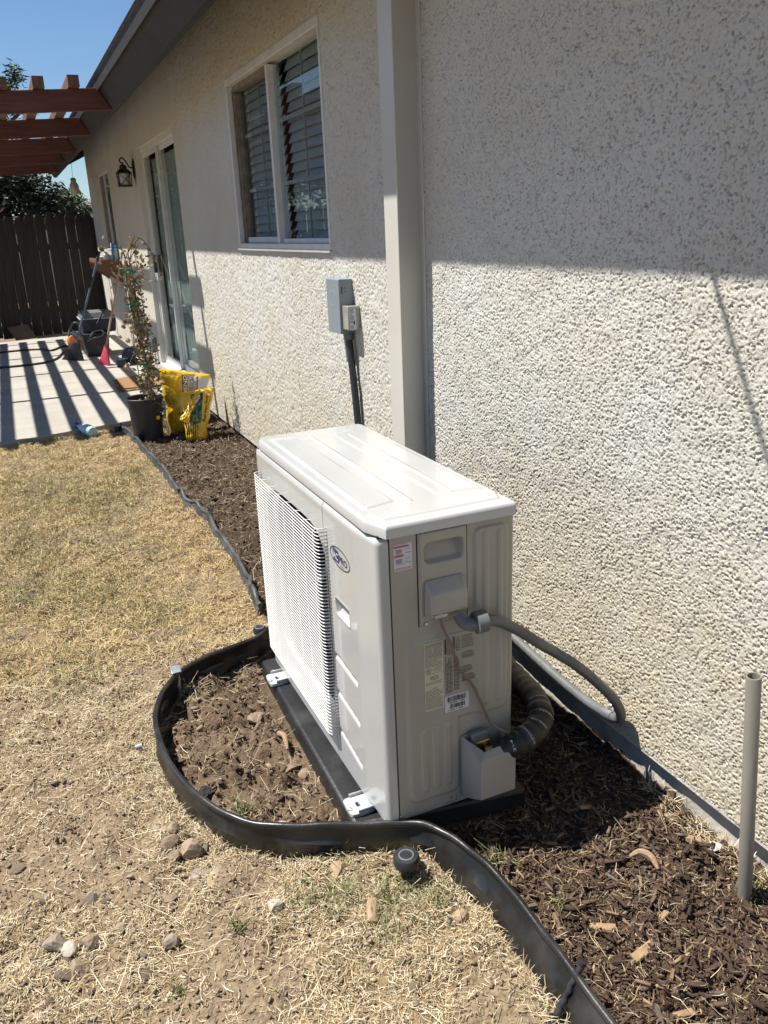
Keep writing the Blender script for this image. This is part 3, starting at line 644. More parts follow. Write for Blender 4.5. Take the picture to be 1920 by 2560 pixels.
low = np.clip((0.13 - PZ) / 0.035, 0, 1) * sstep(0.0, -0.04, PY) * 0
PX = PX + Nn[:, :1] * h; PY = PY + Nn[:, 1:] * h
if Nn[0, 0] > 0: pass
link('service_panel', np_mesh('service_panel', np.stack([PX.ravel(), PY.ravel(), PZ.ravel()], 1), grid_faces(len(pr), len(sz))), M_unit, parent=ac, smooth=60)

# fan front panel with round opening, rounded far corner
cy_, cz0, rad = 0.53, 0.482, 0.268
mb = MB(); n = 72; ya, yb, za, zb = 0.2645, 0.868, 0.095, 0.83
inn = []; out = []
for k in range(n):
    t = 2 * math.pi * k / n; dy, dz2 = math.cos(t), math.sin(t)
    s = min(((yb if dy > 0 else ya) - cy_) / dy if abs(dy) > 1e-6 else 9, ((zb if dz2 > 0 else za) - cz0) / dz2 if abs(dz2) > 1e-6 else 9)
    sq = (abs(dy) ** 5 + abs(dz2) ** 5) ** -0.2; inn.append((-0.716, cy_ - 0.008 + 0.272 * sq * dy, cz0 + 0.282 * sq * dz2)); out.append((-0.716, cy_ + s * dy, cz0 + s * dz2))
cor = [(yb, zb), (ya, zb), (ya, za), (yb, za)]
mb.add(inn + out, [(k, (k + 1) % n, n + (k + 1) % n, n + k) for k in range(n)])
for c4_ in cor:                         # close the corners the fan of rays cuts off
    best = sorted(range(n), key=lambda k: (out[k][1] - c4_[0]) ** 2 + (out[k][2] - c4_[1]) ** 2)[:2]
    mb.add([out[best[0]], out[best[1]], (-0.716, *c4_)], [(0, 1, 2)])
prof = [(-0.716, 0.868)] + [(-0.690 - 0.026 * math.cos(t), 0.868 + 0.026 * math.sin(t)) for t in np.linspace(0.15, math.pi / 2, 8)] + [(-0.353, 0.894)]
m_ = len(prof); mb.add([(x, y, za) for x, y in prof] + [(x, y, zb) for x, y in prof], [(k, k + 1, m_ + k + 1, m_ + k) for k in range(m_ - 1)])
full = [(-0.716, 0.2645)] + prof; m_ = len(full); tops = []
for t in np.linspace(0, 1, 7):
    ins = 0.0185 * (1 - math.cos(t * math.pi / 2)); zz = 0.83 + 0.0185 * math.sin(t * math.pi / 2)
    tops.append([(min(x + ins, -0.36) if y < 0.88 else x, y - (ins if y > 0.87 else 0), zz) for x, y in full])
mb.add([p for r_ in tops for p in r_], [(a_ * m_ + k, a_ * m_ + k + 1, (a_ + 1) * m_ + k + 1, (a_ + 1) * m_ + k) for a_ in range(6) for k in range(m_ - 1)])
link('fan_panel', mb, M_unit, parent=ac, smooth=50)
mb = MB(); rim_ = [inn, [(-0.700, p[1], p[2]) for p in inn], [(-0.685, cy_ + (p[1] - cy_) * 0.97, cz0 + (p[2] - cz0) * 0.97) for p in inn]]
mb.add([p for r_ in rim_ for p in r_], [(q * n + k, q * n + (k + 1) % n, (q + 1) * n + (k + 1) % n, (q + 1) * n + k) for q in range(2) for k in range(n)])
link('fan_ring', mb, M_unit, parent=ac, smooth=60)
mb = MB(); mb.box((-0.36, -0.045, 0.10), (-0.353, 0.89, 0.845)); mb.box((-0.70, 0.245, 0.10), (-0.36, 0.252, 0.845)); mb.box((-0.70, -0.04, 0.84), (-0.36, 0.88, 0.844))
link('inner_cabinet', mb, M_coil, parent=ac)
link('shroud', MB().box((-0.712, 0.858, 0.12), (-0.362, 0.862, 0.838)).box((-0.712, 0.256, 0.118), (-0.362, 0.857, 0.121)).box((-0.712, 0.2555, 0.122), (-0.362, 0.259, 0.838)), M_fan, parent=ac)
link('base_pan', MB().box((-0.708, -0.046, 0.086), (-0.356, 0.886, 0.0945)), M_unit_side_shade, parent=ac)
mb = MB()
for k in range(3):
    Mb = Matrix.Translation((-0.63, cy_, cz0)) @ Matrix.Rotation(R(120 * k + 20), 4, 'X')
    V = []
    for i in range(7):
        r_ = 0.05 + 0.20 * i / 6; w = 0.05 + 0.16 * (i / 6) ** 0.8; tw = 0.05 - 0.02 * i / 6
        for s in (-1, 0, 1): V.append(Mb @ Vector((s * tw * 0.6 , s * w * 0.5 + 0.05 * (i / 6) ** 2, r_)))
    mb.add(V, [(3 * i + j, 3 * i + j + 1, 3 * i + j + 4, 3 * i + j + 3) for i in range(6) for j in range(2)])
mb.lathe([(0.0, 0.0), (0.05, 0.004), (0.058, 0.02), (0.058, 0.07)], n=24, M=Matrix.Translation((-0.665, cy_, cz0)) @ Matrix.Rotation(R(90), 4, 'Y'))
link('fan', mb, M_fan, parent=ac, smooth=50)

# wire guard
mb = MB()
for yy in np.linspace(0.285, 0.79, 7):
    mb.tube([(-0.716, yy, 0.764), (-0.732, yy, 0.768), (-0.7385, yy, 0.765), (-0.739, yy, 0.49), (-0.7385, yy, 0.188), (-0.732, yy, 0.180), (-0.716, yy, 0.178)], 0.0014, 6)
guard = link('fan_grille', mb, M_wire, parent=ac, smooth=60)
cpts = [(-0.716, 0.243, 0), (-0.730, 0.244, 0), (-0.738, 0.248, 0), (-0.7415, 0.258, 0), (-0.742, 0.28, 0), (-0.742, 0.795, 0), (-0.7415, 0.818, 0), (-0.738, 0.828, 0), (-0.730, 0.832, 0), (-0.716, 0.833, 0)]
wm = MB().tube(cpts, 0.00165, 6).mesh('wire'); wm.shade_smooth()
for k in range(63):
    o = link('wire', wm, M_wire, parent=guard); o.location = (0, 0, 0.181 + 0.00967 * k)

# lid
def lid_xl(y): return np.where(y > -0.004, -0.7125, -0.7125 + (-0.004 - y) / 0.064 * 0.022)
NS, NT = 130, 330; s = np.linspace(0, 1, NS); t = np.linspace(0, 1, NT)
edge = lambda q, L, r: np.where(q < 0.06, q, q)
S, Tt = np.meshgrid(s, t, indexing='ij'); LY = -0.073 + (0.878 + 0.073) * Tt; XL = lid_xl(LY) + 0.012 * sstep(0.84, 0.878, LY); XR = -0.354 - 0.006 * sstep(0.85, 0.878, LY) - 0.006 * sstep(-0.06, -0.073, LY)
LX = XL + (XR - XL) * S
dm = np.minimum(np.minimum(LX - XL, XR - LX), np.minimum(LY + 0.073, 0.878 - LY)); rr_ = 0.0085
LZ = 0.8795 - np.where(dm < rr_, rr_ - np.sqrt(np.maximum(rr_ ** 2 - (rr_ - dm) ** 2, 0)), 0)
def seg(x, y, a, b, w, hgt, soft=0.007):
    ax, ay = a; bx, by = b; L2 = (bx - ax) ** 2 + (by - ay) ** 2
    q = np.clip(((x - ax) * (bx - ax) + (y - ay) * (by - ay)) / L2, 0, 1); d = np.sqrt((x - ax - q * (bx - ax)) ** 2 + (y - ay - q * (by - ay)) ** 2)
    return emb(d - w, hgt, soft)
hh = np.zeros_like(LX)
for a_, b_ in (((-0.676, 0.79), (-0.679, 0.064)), ((-0.562, 0.782), (-0.567, 0.061)), ((-0.447, 0.745), (-0.452, 0.077)), ((-0.678, 0.816), (-0.566, 0.786)), ((-0.676, 0.062), (-0.612, 0.078)), ((-0.448, 0.077), (-0.380, 0.062)), ((-0.482, 0.778), (-0.370, 0.815)), ((-0.687, 0.015), (-0.676, -0.030)), ((-0.676, -0.031), (-0.386, -0.028)), ((-0.386, -0.028), (-0.371, 0.012))):
    hh = np.maximum(hh, seg(LX, LY, a_, b_, 0.0055, 0.0050))
pa_ = emb(rr(LX, LY, -0.672, -0.602, 0.075, 0.80, 0.004), 0.0024, 0.005); pb_ = emb(rr(LX, LY, -0.49, -0.376, 0.072, 0.79, 0.004), 0.0024, 0.005)
LZ = LZ + np.maximum(hh, np.maximum(pa_, pb_))
V = np.stack([LX.ravel(), LY.ravel(), LZ.ravel()], 1); F = [grid_faces(NS, NT)]
loop = [i * NT for i in range(NS)] + [(NS - 1) * NT + j for j in range(1, NT)] + [i * NT + NT - 1 for i in range(NS - 2, -1, -1)] + [j for j in range(NT - 2, 0, -1)]
lp = np.array(loop); sk = V[lp].copy(); sk[:, 2] = 0.8505; nb0 = len(V); V = np.concatenate([V, sk]); m_ = len(lp); k = np.arange(m_); k2 = (k + 1) % m_
F.append(np.stack([lp[k], nb0 + k, nb0 + k2, lp[k2]], 1))
link('lid', np_mesh('lid', V, np.concatenate(F)), M_unit, parent=ac, smooth=55)
link('lid_gap', MB().box((-0.700, -0.050, 0.846), (-0.358, 0.872, 0.852)), M_dark, parent=ac)

# electrical cover, hood, screws
cx2 = np.linspace(-0.607, -0.4815, 64); cz2 = np.linspace(0.612, 0.8465, 120); X, Z = np.meshgrid(cx2, cz2, indexing='ij')
sdc = rr(X, Z, -0.607, -0.4815, 0.612, 0.8465, 0.008); H = 0.0065 * sstep(0.001, -0.005, sdc)
rec = emb(rr(X, Z, -0.590, -0.496, 0.769, 0.815, 0.010), 1.0, 0.010); H = H - rec * (0.012 + 0.024 * np.clip((Z - 0.769) / 0.05, 0, 1))
ec = link('electrical_cover', np_mesh('electrical_cover', np.stack([X.ravel(), (YE - H).ravel(), Z.ravel()], 1), grid_faces(64, 120)), M_unit_side_shade, parent=ac, smooth=60)
link('seam', MB().box((-0.6095, YE - 0.0012, 0.612), (-0.6072, YE + 0.004, 0.8475)).box((-0.6775, YE - 0.0006, 0.097), (-0.6745, YE + 0.004, 0.8475)).box((-0.4813, YE - 0.0008, 0.614), (-0.4803, YE + 0.004, 0.8475)).box((-0.60, YE - 0.0075, 0.8462), (-0.486, YE + 0.004, 0.8498)), M_dark, parent=ac)
hb = MB().hexa([(-0.600, YE - 0.006, 0.640), (-0.487, YE - 0.006, 0.640), (-0.500, -0.094, 0.655), (-0.590, -0.094, 0.655), (-0.598, YE - 0.006, 0.733), (-0.492, YE - 0.006, 0.733), (-0.500, -0.094, 0.702), (-0.590, -0.094, 0.702)])
hb.f = [f for i, f in enumerate(hb.f) if i != 0]; hb.m = hb.m[1:]
o = link('cable_hood', hb, M_unit_side_shade, parent=ac); bevel(o, 0.008, 4, 20)
mb = MB()
for (sx, szz, yy) in ((-0.594, 0.620, YE - 0.0085), (-0.671, 0.106, YE - 0.001), (-0.497, 0.281, YE - 0.006)):
    mb.lathe([(0.0052, 0.0), (0.0048, 0.0016), (0.0, 0.0026)], n=14, M=Matrix.Translation((sx, yy, szz)) @ Matrix.Rotation(R(90), 4, 'X'))
link('screw', mb, M_steel, parent=ac, smooth=50)
# stamped recess mark and arrow near the base
mb = MB(); a0, b0, c0, d0 = -0.546, -0.517, 0.101, 0.116
mb.box((a0, YE - 0.0011, c0), (b0, YE - 0.0002, c0 + 0.0008)).box((b0, YE - 0.0011, c0), (b0 + 0.0008, YE - 0.0002, d0)).prism([(-0.534, 0.112), (-0.528, 0.112), (-0.531, 0.1165)], 1, YE - 0.0012, YE - 0.0003)
link('stamp_mark', mb, M_ink, parent=ac)

# valve cover
vy = -0.142
mb = MB(); mb.prism([(-0.504, 0.112), (-0.504, 0.284), (-0.498, 0.290), (-0.402, 0.290), (-0.396, 0.284), (-0.372, 0.25), (-0.372, 0.112)], 1, YE - 0.0055, YE - 0.0046)
link('valve_plate', mb, M_unit_side_shade, parent=ac)
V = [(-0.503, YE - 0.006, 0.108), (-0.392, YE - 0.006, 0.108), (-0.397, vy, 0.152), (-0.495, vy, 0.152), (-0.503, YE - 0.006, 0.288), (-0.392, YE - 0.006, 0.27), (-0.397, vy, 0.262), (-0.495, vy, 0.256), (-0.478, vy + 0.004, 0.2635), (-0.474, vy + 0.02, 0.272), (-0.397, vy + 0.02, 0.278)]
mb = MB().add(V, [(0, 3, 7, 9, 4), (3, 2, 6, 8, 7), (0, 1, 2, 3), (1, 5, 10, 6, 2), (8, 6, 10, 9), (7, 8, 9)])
o = link('valve_cover', mb, M_unit_side_shade, parent=ac)
sm = o.modifiers.new('wall', 'SOLIDIFY'); sm.thickness = 0.0025; sm.offset = -1
bevel(o, 0.0055, 3, 25)
mb = MB(); mb.tube([(-0.455, YE - 0.006, 0.235), (-0.455, -0.10, 0.225)], 0.013, 12); mb.tube([(-0.455, -0.092, 0.252), (-0.43, -0.108, 0.255), (-0.405, -0.118, 0.258)], [0.013, 0.013, 0.011], 6); mb.box((-0.475, -0.085, 0.215), (-0.435, YE - 0.006, 0.275))
o = link('service_valve', mb, M_brass, parent=ac); bevel(o, 0.003)
o = link('valve_body', MB().box((-0.485, -0.082, 0.262), (-0.437, YE - 0.0065, 0.300)), M_grey, parent=ac); bevel(o, 0.006)

# mounting feet
def foot(yc, side):
    x0_, x1_ = (-0.772, -0.700) if side < 0 else (-0.36, -0.300)
    ol = []; sl_ = []
    for k in range(16):
        t = 2 * math.pi * k / 16; c_, s_ = math.cos(t), math.sin(t)
        q = lambda v, e: math.copysign(abs(v) ** e, v)
        ol.append(((x0_ + x1_) / 2 + (x1_ - x0_) / 2 * q(c_, .35), yc + 0.036 * q(s_, .35))); sl_.append(((x0_ + x1_) / 2 - 0.004 + 0.0055 * q(c_, .6), yc + 0.010 * q(s_, .8)))
    mb = MB(); V = [(x, y, 0.082) for x, y in ol] + [(x, y, 0.082) for x, y in sl_] + [(x, y, 0.0715) for x, y in ol] + [(x, y, 0.073) for x, y in sl_]
    F = []
    for k in range(16):
        k2 = (k + 1) % 16; F += [(k, k2, 16 + k2, 16 + k), (32 + k, k, k2, 32 + k2)[::-1] if False else (32 + k, 32 + k2, k2, k), (16 + k, 16 + k2, 48 + k2, 48 + k)]
    mb.add(V, F); mb.box((x0_ + 0.02, yc - 0.036, 0.0825), (x1_, yc - 0.032, 0.092)); mb.box((x0_ + 0.02, yc + 0.032, 0.0825), (x1_, yc + 0.036, 0.092))
    o = link('foot', mb, M_unit, parent=ac); bevel(o, 0.002, 2)
    link('slot', MB().box(((x0_ + x1_) / 2 - 0.010, yc - 0.011, 0.0716), ((x0_ + x1_) / 2 + 0.002, yc + 0.011, 0.0735)), M_dark, parent=o)
    link('bolt', MB().lathe([(0.006, 0), (0.006, 0.006), (0.0, 0.008)], c=(x0_ + 0.006, yc - 0.012, 0.0785), n=8), M_steel, parent=o)
for yc in (0.066, 0.778): foot(yc, -1); foot(yc, 1)
for o in [o for o in COL.objects if o.name.startswith('slot')]: pass

# badge and stickers
mb = MB(); n = 40; lc = (0.154, 0.730); E = lambda a_, b_, t: (-0.7166, lc[0] - a_ * math.cos(t), lc[1] + b_ * math.sin(t))
V = [E(0.067, 0.0262, 2 * math.pi * k / n) for k in range(n)] + [E(0.0635, 0.0232, 2 * math.pi * k / n) for k in range(n)]
mb.add(V, [(k, (k + 1) % n, n + (k + 1) % n, n + k) for k in range(n)])
badge = link('badge', mb, M_ink, parent=ac)
mb = MB().add([(-0.7167, 0.2005, 0.7475), (-0.7167, 0.2005, 0.7135), (-0.7167, 0.1625, 0.7135), (-0.7167, 0.1625, 0.7455)], [(0, 1, 2, 3)])
mb.v = [tuple(p) for p in mb.v]
link('badge_field', mb, M_navy, parent=badge)
U = (0, -1, 0); W = (0, 0, 1)
mb = MB(); put_text(mb, 'A', 0.0165, 0.0175, (-0.7171, 0.1985, 0.7205), U, W, 0.02); put_text(mb, 'C', 0.0155, 0.0175, (-0.7171, 0.1805, 0.7205), U, W, 0.02); link('lettering', mb, M_inkw, parent=badge)
mb = MB(); put_text(mb, 'PRO', 0.054, 0.0175, (-0.7170, 0.1595, 0.7205), U, W, 0.014); put_text(mb, '.com', 0.026, 0.0055, (-0.7170, 0.155, 0.7115), U, W, 0.0); link('lettering', mb, M_navy, parent=badge)

def sticker(name, x0_, x1_, z0_, z1_, y_, m, label=None, rot=0.0):
    return link(name, MB().box((x0_, y_ - 0.0005, z0_), (x1_, y_, z1_)), m, parent=ac, label=label)
def lines(mb, x0_, x1_, z0_, z1_, y_, n, th, g, mi=0, ragged=0.3, words=6):
    for k in range(n):
        z = z1_ - (z1_ - z0_) * (k + 0.5) / n; xe = x1_ - (x1_ - x0_) * g.random() * ragged * (1 if g.random() < 0.4 else 0.2); x = x0_
        while x < xe - 1e-4:
            w = (x1_ - x0_) * g.uniform(0.05, 0.22) * 6 / words; w = min(w, xe - x); mb.add([(x, y_, z - th / 2), (x + w, y_, z - th / 2), (x + w, y_, z + th / 2), (x, y_, z + th / 2)], [(0, 1, 2, 3)], mi); x += w + (x1_ - x0_) * 0.025
g = random.Random(3); UX = (1, 0, 0)
y1_ = YE - 0.0006; st = sticker('warning_sticker', -0.6655, -0.6205, 0.7635, 0.8275, y1_, M_sticker, 'white wiring sticker with red headings')
mb = MB(); yy = y1_ - 0.0008
lines(mb, -0.664, -0.632, 0.824, 0.8265, yy, 1, 0.0010, g)
mb.box((-0.6645, yy - 0.0001, 0.8185), (-0.628, yy, 0.8225)); mb.box((-0.6645, yy - 0.0001, 0.7965), (-0.642, yy, 0.8005)); lines(mb, -0.664, -0.622, 0.765, 0.771, yy, 2, 0.0012, g)
link('print', mb, M_inkr, parent=st)
mb = MB()
for zc in (0.8085, 0.7855):
    for r_ in range(3):
        for c_ in range(6): mb.box((-0.660 + 0.0026 * c_, yy - 0.0001, zc - 0.0035 + 0.0035 * r_), (-0.6585 + 0.0026 * c_, yy, zc - 0.0012 + 0.0035 * r_))
    for c_ in range(4): mb.lathe([(0.0, 0), (0.0011, 0)], n=8, M=Matrix.Translation((-0.636 + 0.0036 * c_, yy, zc - 0.004 + (0.002 if c_ == 1 and zc < 0.8 else 0))) @ Matrix.Rotation(R(90), 4, 'X'), cap=False)
    lines(mb, -0.637, -0.625, zc + 0.004, zc + 0.007, yy, 1, 0.0008, g); lines(mb, -0.660, -0.640, zc - 0.0075, zc - 0.0055, yy, 1, 0.0009, g)
link('print', mb, M_ink, parent=st)
y2_ = YE - 0.0049
st = sticker('rating_label', -0.600, -0.5495, 0.386, 0.5675, y2_, M_cream, 'cream rating label of small print')
mb = MB(); yy = y2_ - 0.0008
put_text(mb, 'SPLIT TYPE AIR CONDITIONER', 0.044, 0.0035, (-0.597, yy, 0.561), UX, W, 0.02)
lines(mb, -0.598, -0.575, 0.538, 0.559, yy, 6, 0.0012, g); lines(mb, -0.573, -0.5515, 0.538, 0.559, yy, 6, 0.0012, g); lines(mb, -0.598, -0.5515, 0.530, 0.536, yy, 2, 0.0012, g)
for zz in (0.560, 0.537, 0.529, 0.504, 0.486): mb.box((-0.5985, yy - 0.0001, zz), (-0.551, yy, zz + 0.0005))
mb.box((-0.5745, yy - 0.0001, 0.537), (-0.574, yy, 0.560)); lines(mb, -0.598, -0.5515, 0.506, 0.528, yy, 6, 0.0012, g)
n = 22
for (cx3, cz3, ra, rb) in ((-0.589, 0.4955, 0.0062, 0.0062), (-0.574, 0.4735, 0.012, 0.0052)):
    V = [(cx3 + ra * math.cos(2 * math.pi * k / n), yy, cz3 + rb * math.sin(2 * math.pi * k / n)) for k in range(n)] + [(cx3 + (ra - 0.001) * math.cos(2 * math.pi * k / n), yy, cz3 + (rb - 0.001) * math.sin(2 * math.pi * k / n)) for k in range(n)]
    mb.add(V, [(k, (k + 1) % n, n + (k + 1) % n, n + k) for k in range(n)])
put_text(mb, 'UL', 0.006, 0.005, (-0.592, yy, 0.493), UX, W, 0.02); put_text(mb, 'c', 0.003, 0.004, (-0.599, yy, 0.494), UX, W); put_text(mb, 'US', 0.005, 0.0035, (-0.5815, yy, 0.494), UX, W); put_text(mb, 'LISTED', 0.013, 0.0022, (-0.595, yy, 0.486), UX, W); put_text(mb, 'PRO', 0.016, 0.006, (-0.582, yy, 0.4705), UX, W)
lines(mb, -0.575, -0.555, 0.490, 0.502, yy, 3, 0.0011, g); lines(mb, -0.597, -0.5525, 0.456, 0.465, yy, 2, 0.0012, g); put_text(mb, 'NOTE', 0.010, 0.0028, (-0.579, yy, 0.444), UX, W, 0.02); lines(mb, -0.598, -0.5515, 0.390, 0.442, yy, 13, 0.0013, g)
link('print', mb, M_inkg, parent=st)
mb = MB(); yy = y2_ - 0.0003      # text printed straight on the panel, most of it turned on its side
def vlines(x0_, x1_, z0_, z1_, n):
    for k in range(n):
        x = x0_ + (x1_ - x0_) * (k + 0.5) / n; z = z0_; ze = z1_ - (z1_ - z0_) * g.random() * 0.25
        while z < ze - 1e-4:
            w = min((z1_ - z0_) * g.uniform(0.04, 0.14), ze - z); mb.add([(x - 0.0009, yy, z), (x + 0.0009, yy, z), (x + 0.0009, yy, z + w), (x - 0.0009, yy, z + w)], [(0, 1, 2, 3)]); z += w + 0.002
mb.box((-0.5455, yy - 0.0001, 0.527), (-0.5405, yy, 0.567)); mb.box((-0.523, yy - 0.0001, 0.535), (-0.518, yy, 0.569)); vlines(-0.539, -0.525, 0.525, 0.567, 3); vlines(-0.516, -0.504, 0.530, 0.569, 3); vlines(-0.545, -0.525, 0.420, 0.520, 5); vlines(-0.522, -0.506, 0.424, 0.525, 4)
for zt, w_, hd in ((0.566, 0.030, 'WARNING:'), (0.522, 0.032, 'AVERTISSEMENT'), (0.484, 0.026, 'WARNING:'), (0.460, 0.034, 'AVERTISSEMENT')):
    mb.add([(-0.4995, yy, zt - 0.004), (-0.4955, yy, zt - 0.004), (-0.4975, yy, zt)], [(0, 1, 2)])
    put_text(mb, hd, w_ * 0.8, 0.0036, (-0.494, yy, zt - 0.004), UX, W, 0.02); lines(mb, -0.4995, -0.4995 + w_ + 0.003, zt - (0.034 if hd[0] == 'W' and zt > 0.5 else 0.018), zt - 0.006, yy, 7 if zt > 0.55 else 4, 0.0013, g)
link('caution_print', mb, M_inkg, parent=ac)
st = sticker('barcode_sticker', -0.5475, -0.4815, 0.368, 0.4125, y2_ - 0.0002, M_sticker, 'white barcode sticker')
mb = MB(); yy = y2_ - 0.0011
for (xa, xb, za, zb) in ((-0.5405, -0.490, 0.396, 0.4095), (-0.5335, -0.494, 0.3765, 0.388)):
    x = xa
    while x < xb: w = g.choice((0.0005, 0.0008, 0.0012, 0.0018)); mb.box((x, yy - 0.0001, za), (x + w, yy, zb)); x += w + g.choice((0.0006, 0.0009, 0.0013))
put_text(mb, '042485 11888', 0.044, 0.0042, (-0.537, yy, 0.3905), UX, W, 0.01); put_text(mb, '4 2485 1 1888 1', 0.046, 0.0038, (-0.540, yy, 0.3705), UX, W, 0.01)
link('print', mb, M_ink, parent=st)

# ------------------------------------------------------------------ pad under it
mb = MB().prism([(-0.776, 0.004), (-0.31, -0.066), (-0.31, 0.94), (-0.752, 0.94)], 2, -0.03, 0.070); pad = link('equipment_pad', mb, M_pad, label='black plastic equipment pad lying under the white heat pump', cat='equipment pad'); bevel(pad, 0.012, 3)

# ------------------------------------------------------------------ wall fittings
lc_ = thing('line_cover', 'tall white boxed line set cover running straight up the stucco wall', 'line cover', (-0.05, 1.13, 0.3))
mb = MB().prism([(-0.106, 1.070), (-0.106, 1.182), (-0.001, 1.182), (-0.001, 1.098), (-0.0135, 1.098), (-0.0135, 1.123), (-0.013, 1.1235)] if False else [(-0.106, 1.070), (-0.106, 1.182), (-0.004, 1.182), (-0.004, 1.094)], 2, 0.30, 2.60)
o = link('cover', mb, M_post, parent=lc_); bevel(o, 0.004, 3)
o = link('flange', MB().box((-0.012, 1.066, 0.30), (-0.004, 1.0935, 2.60)), M_post, parent=lc_); bevel(o, 0.002)
for zz in (0.62, 1.08, 1.54, 2.0):
    link('screw', MB().lathe([(0.004, 0), (0.0, 0.002)], n=10, M=Matrix.Translation((-0.0125, 1.08, zz)) @ Matrix.Rotation(R(-90), 4, 'Y')), M_steel, parent=lc_)

db = thing('disconnect_box', 'grey metal electrical disconnect box on the wall above the conduit', 'electrical box', (0, 1.84, 1.06))
mb = MB().prism([(-0.004, 1.060), (-0.070, 1.058), (-0.070, 1.283), (-0.066, 1.286), (-0.006, 1.2845), (-0.004, 1.279)], 1, 1.763, 1.914)
dbx = link('enclosure', mb, M_boxgrey, parent=db); bevel(dbx, 0.0025, 2)
mb = MB(); n = 32
for ra, rb in ((0.037, 0.0335), (0.0305, 0.029)):
    V = [(-0.0712, 1.841 - ra * math.cos(2 * math.pi * k / n), 1.203 + ra * 0.92 * math.sin(2 * math.pi * k / n)) for k in range(n)] + [(-0.0712, 1.841 - rb * math.cos(2 * math.pi * k / n), 1.203 + rb * 0.92 * math.sin(2 * math.pi * k / n)) for k in range(n)]
    mb.add(V, [(k, (k + 1) % n, n + (k + 1) % n, n + k) for k in range(n)])
put_text(mb, 'GE', 0.036, 0.026, (-0.0713, 1.859, 1.190), (0, -1, 0), W, 0.0)
mlog = mat('embossed_grey', (0.36, 0.40, 0.43), 0.4)
link('emblem', mb, mlog, parent=db)
for q in (((-0.058, 1.7622, 1.225), (-0.054, 1.7632, 1.255)), ((-0.050, 1.7622, 1.115), (-0.047, 1.7632, 1.145)), ((-0.043, 1.7622, 1.246), (-0.040, 1.7632, 1.251)), ((-0.043, 1.7622, 1.232), (-0.040, 1.7632, 1.237))):
    link('knockout', MB().box(*q), M_dark, parent=db)
sp = thing('surge_protector', 'small surge protector with white printed label fixed to the grey disconnect box', 'surge protector', (-0.03, 1.73, 1.08))
o = link('case', MB().box((-0.060, 1.695, 1.078), (-0.005, 1.7615, 1.178)), M_clear, parent=sp); bevel(o, 0.004, 3)
st = link('label_plate', MB().box((-0.0535, 1.6942, 1.081), (-0.0255, 1.6949, 1.170)), M_sticker, parent=sp)
mb = MB(); g = random.Random(8); yy = 1.6935
lines(mb, -0.0515, -0.032, 1.150, 1.168, yy, 5, 0.0016, g); lines(mb, -0.0515, -0.040, 1.142, 1.146, yy, 1, 0.0026, g, words=3); lines(mb, -0.0505, -0.0285, 1.120, 1.140, yy, 5, 0.0018, g); lines(mb, -0.0515, -0.040, 1.108, 1.117, yy, 2, 0.0022, g); mb.box((-0.0375, yy - 0.0002, 1.102), (-0.031, yy, 1.118)); lines(mb, -0.0515, -0.036, 1.084, 1.100, yy, 4, 0.0018, g)
link('print', mb, M_ink, parent=st)

cd_ = thing('conduit', 'grey flexible liquidtight conduit looping from the heat pump to the wall', 'conduit', (-0.3, 0.2, 0.3))
pts = crom([(-0.520, -0.088, 0.640), (-0.516, -0.100, 0.626), (-0.502, -0.112, 0.620), (-0.482, -0.112, 0.619)], 4)
o = link('elbow_fitting', MB().tube(pts, 0.0165, 14), M_grey, parent=cd_, smooth=50)
mb = MB().tube([(-0.492, -0.112, 0.621), (-0.466, -0.113, 0.622)], 0.0265, 18); o = link('lock_nut', mb, M_grey, parent=cd_, smooth=40)
loop_pts = [(-0.467, -0.113, 0.621), (-0.43, -0.105, 0.608), (-0.365, -0.088, 0.563), (-0.30, -0.095, 0.510), (-0.245, -0.075, 0.465), (-0.19, -0.093, 0.421), (-0.125, -0.086, 0.357), (-0.07, -0.095, 0.294), (-0.040, -0.094, 0.243), (-0.026, -0.080, 0.207), (-0.022, -0.052, 0.192), (-0.022, -0.038, 0.190)]
cp = crom(loop_pts, 9)
rad_ = [0.0135 + (0.0006 if i % 2 else -0.0003) for i in range(len(cp))]
link('hose', MB().tube(cp, rad_, 12), M_conduit, parent=cd_, smooth=60)
mb = MB().tube([(-0.022, -0.046, 0.191), (-0.021, -0.010, 0.184)], 0.0155, 14); link('coupling', mb, M_steel, parent=cd_, smooth=45)
cp = crom([(-0.021, -0.012, 0.184), (-0.0205, 0.065, 0.176), (-0.0205, 0.177, 0.178), (-0.0205, 0.298, 0.186), (-0.0205, 0.451, 0.200), (-0.021, 0.75, 0.235), (-0.022, 1.0, 0.258), (-0.024, 1.25, 0.268), (-0.026, 1.40, 0.29)], 9)
rad_ = [0.0135 + (0.0006 if i % 2 else -0.0003) for i in range(len(cp))]
link('hose', MB().tube(cp, rad_, 12), M_conduit, parent=cd_, smooth=60, label='pale lower run of the conduit along the wall base')
link('strap', MB().tube([(-0.021, -0.028, 0.200), (-0.016, -0.028, 0.216), (-0.004, -0.028, 0.224)], 0.005, 8), M_steel, parent=cd_)
fx = thing('black_conduit', 'black flexible conduit dropping from the disconnect box behind the heat pump', 'conduit', (-0.03, 1.75, 0.6))
link('fitting', MB().tube([(-0.030, 1.780, 1.060), (-0.030, 1.777, 1.030)], [0.0215, 0.019], 14), M_grey, parent=fx, smooth=45)
link('hose', MB().tube(crom([(-0.030, 1.777, 1.032), (-0.030, 1.765, 0.97), (-0.029, 1.742, 0.82), (-0.028, 1.722, 0.66), (-0.028, 1.695, 0.54), (-0.027, 1.62, 0.41), (-0.026, 1.50, 0.325), (-0.026, 1.39, 0.288)], 6), 0.0155, 12), M_black, parent=fx, smooth=60)

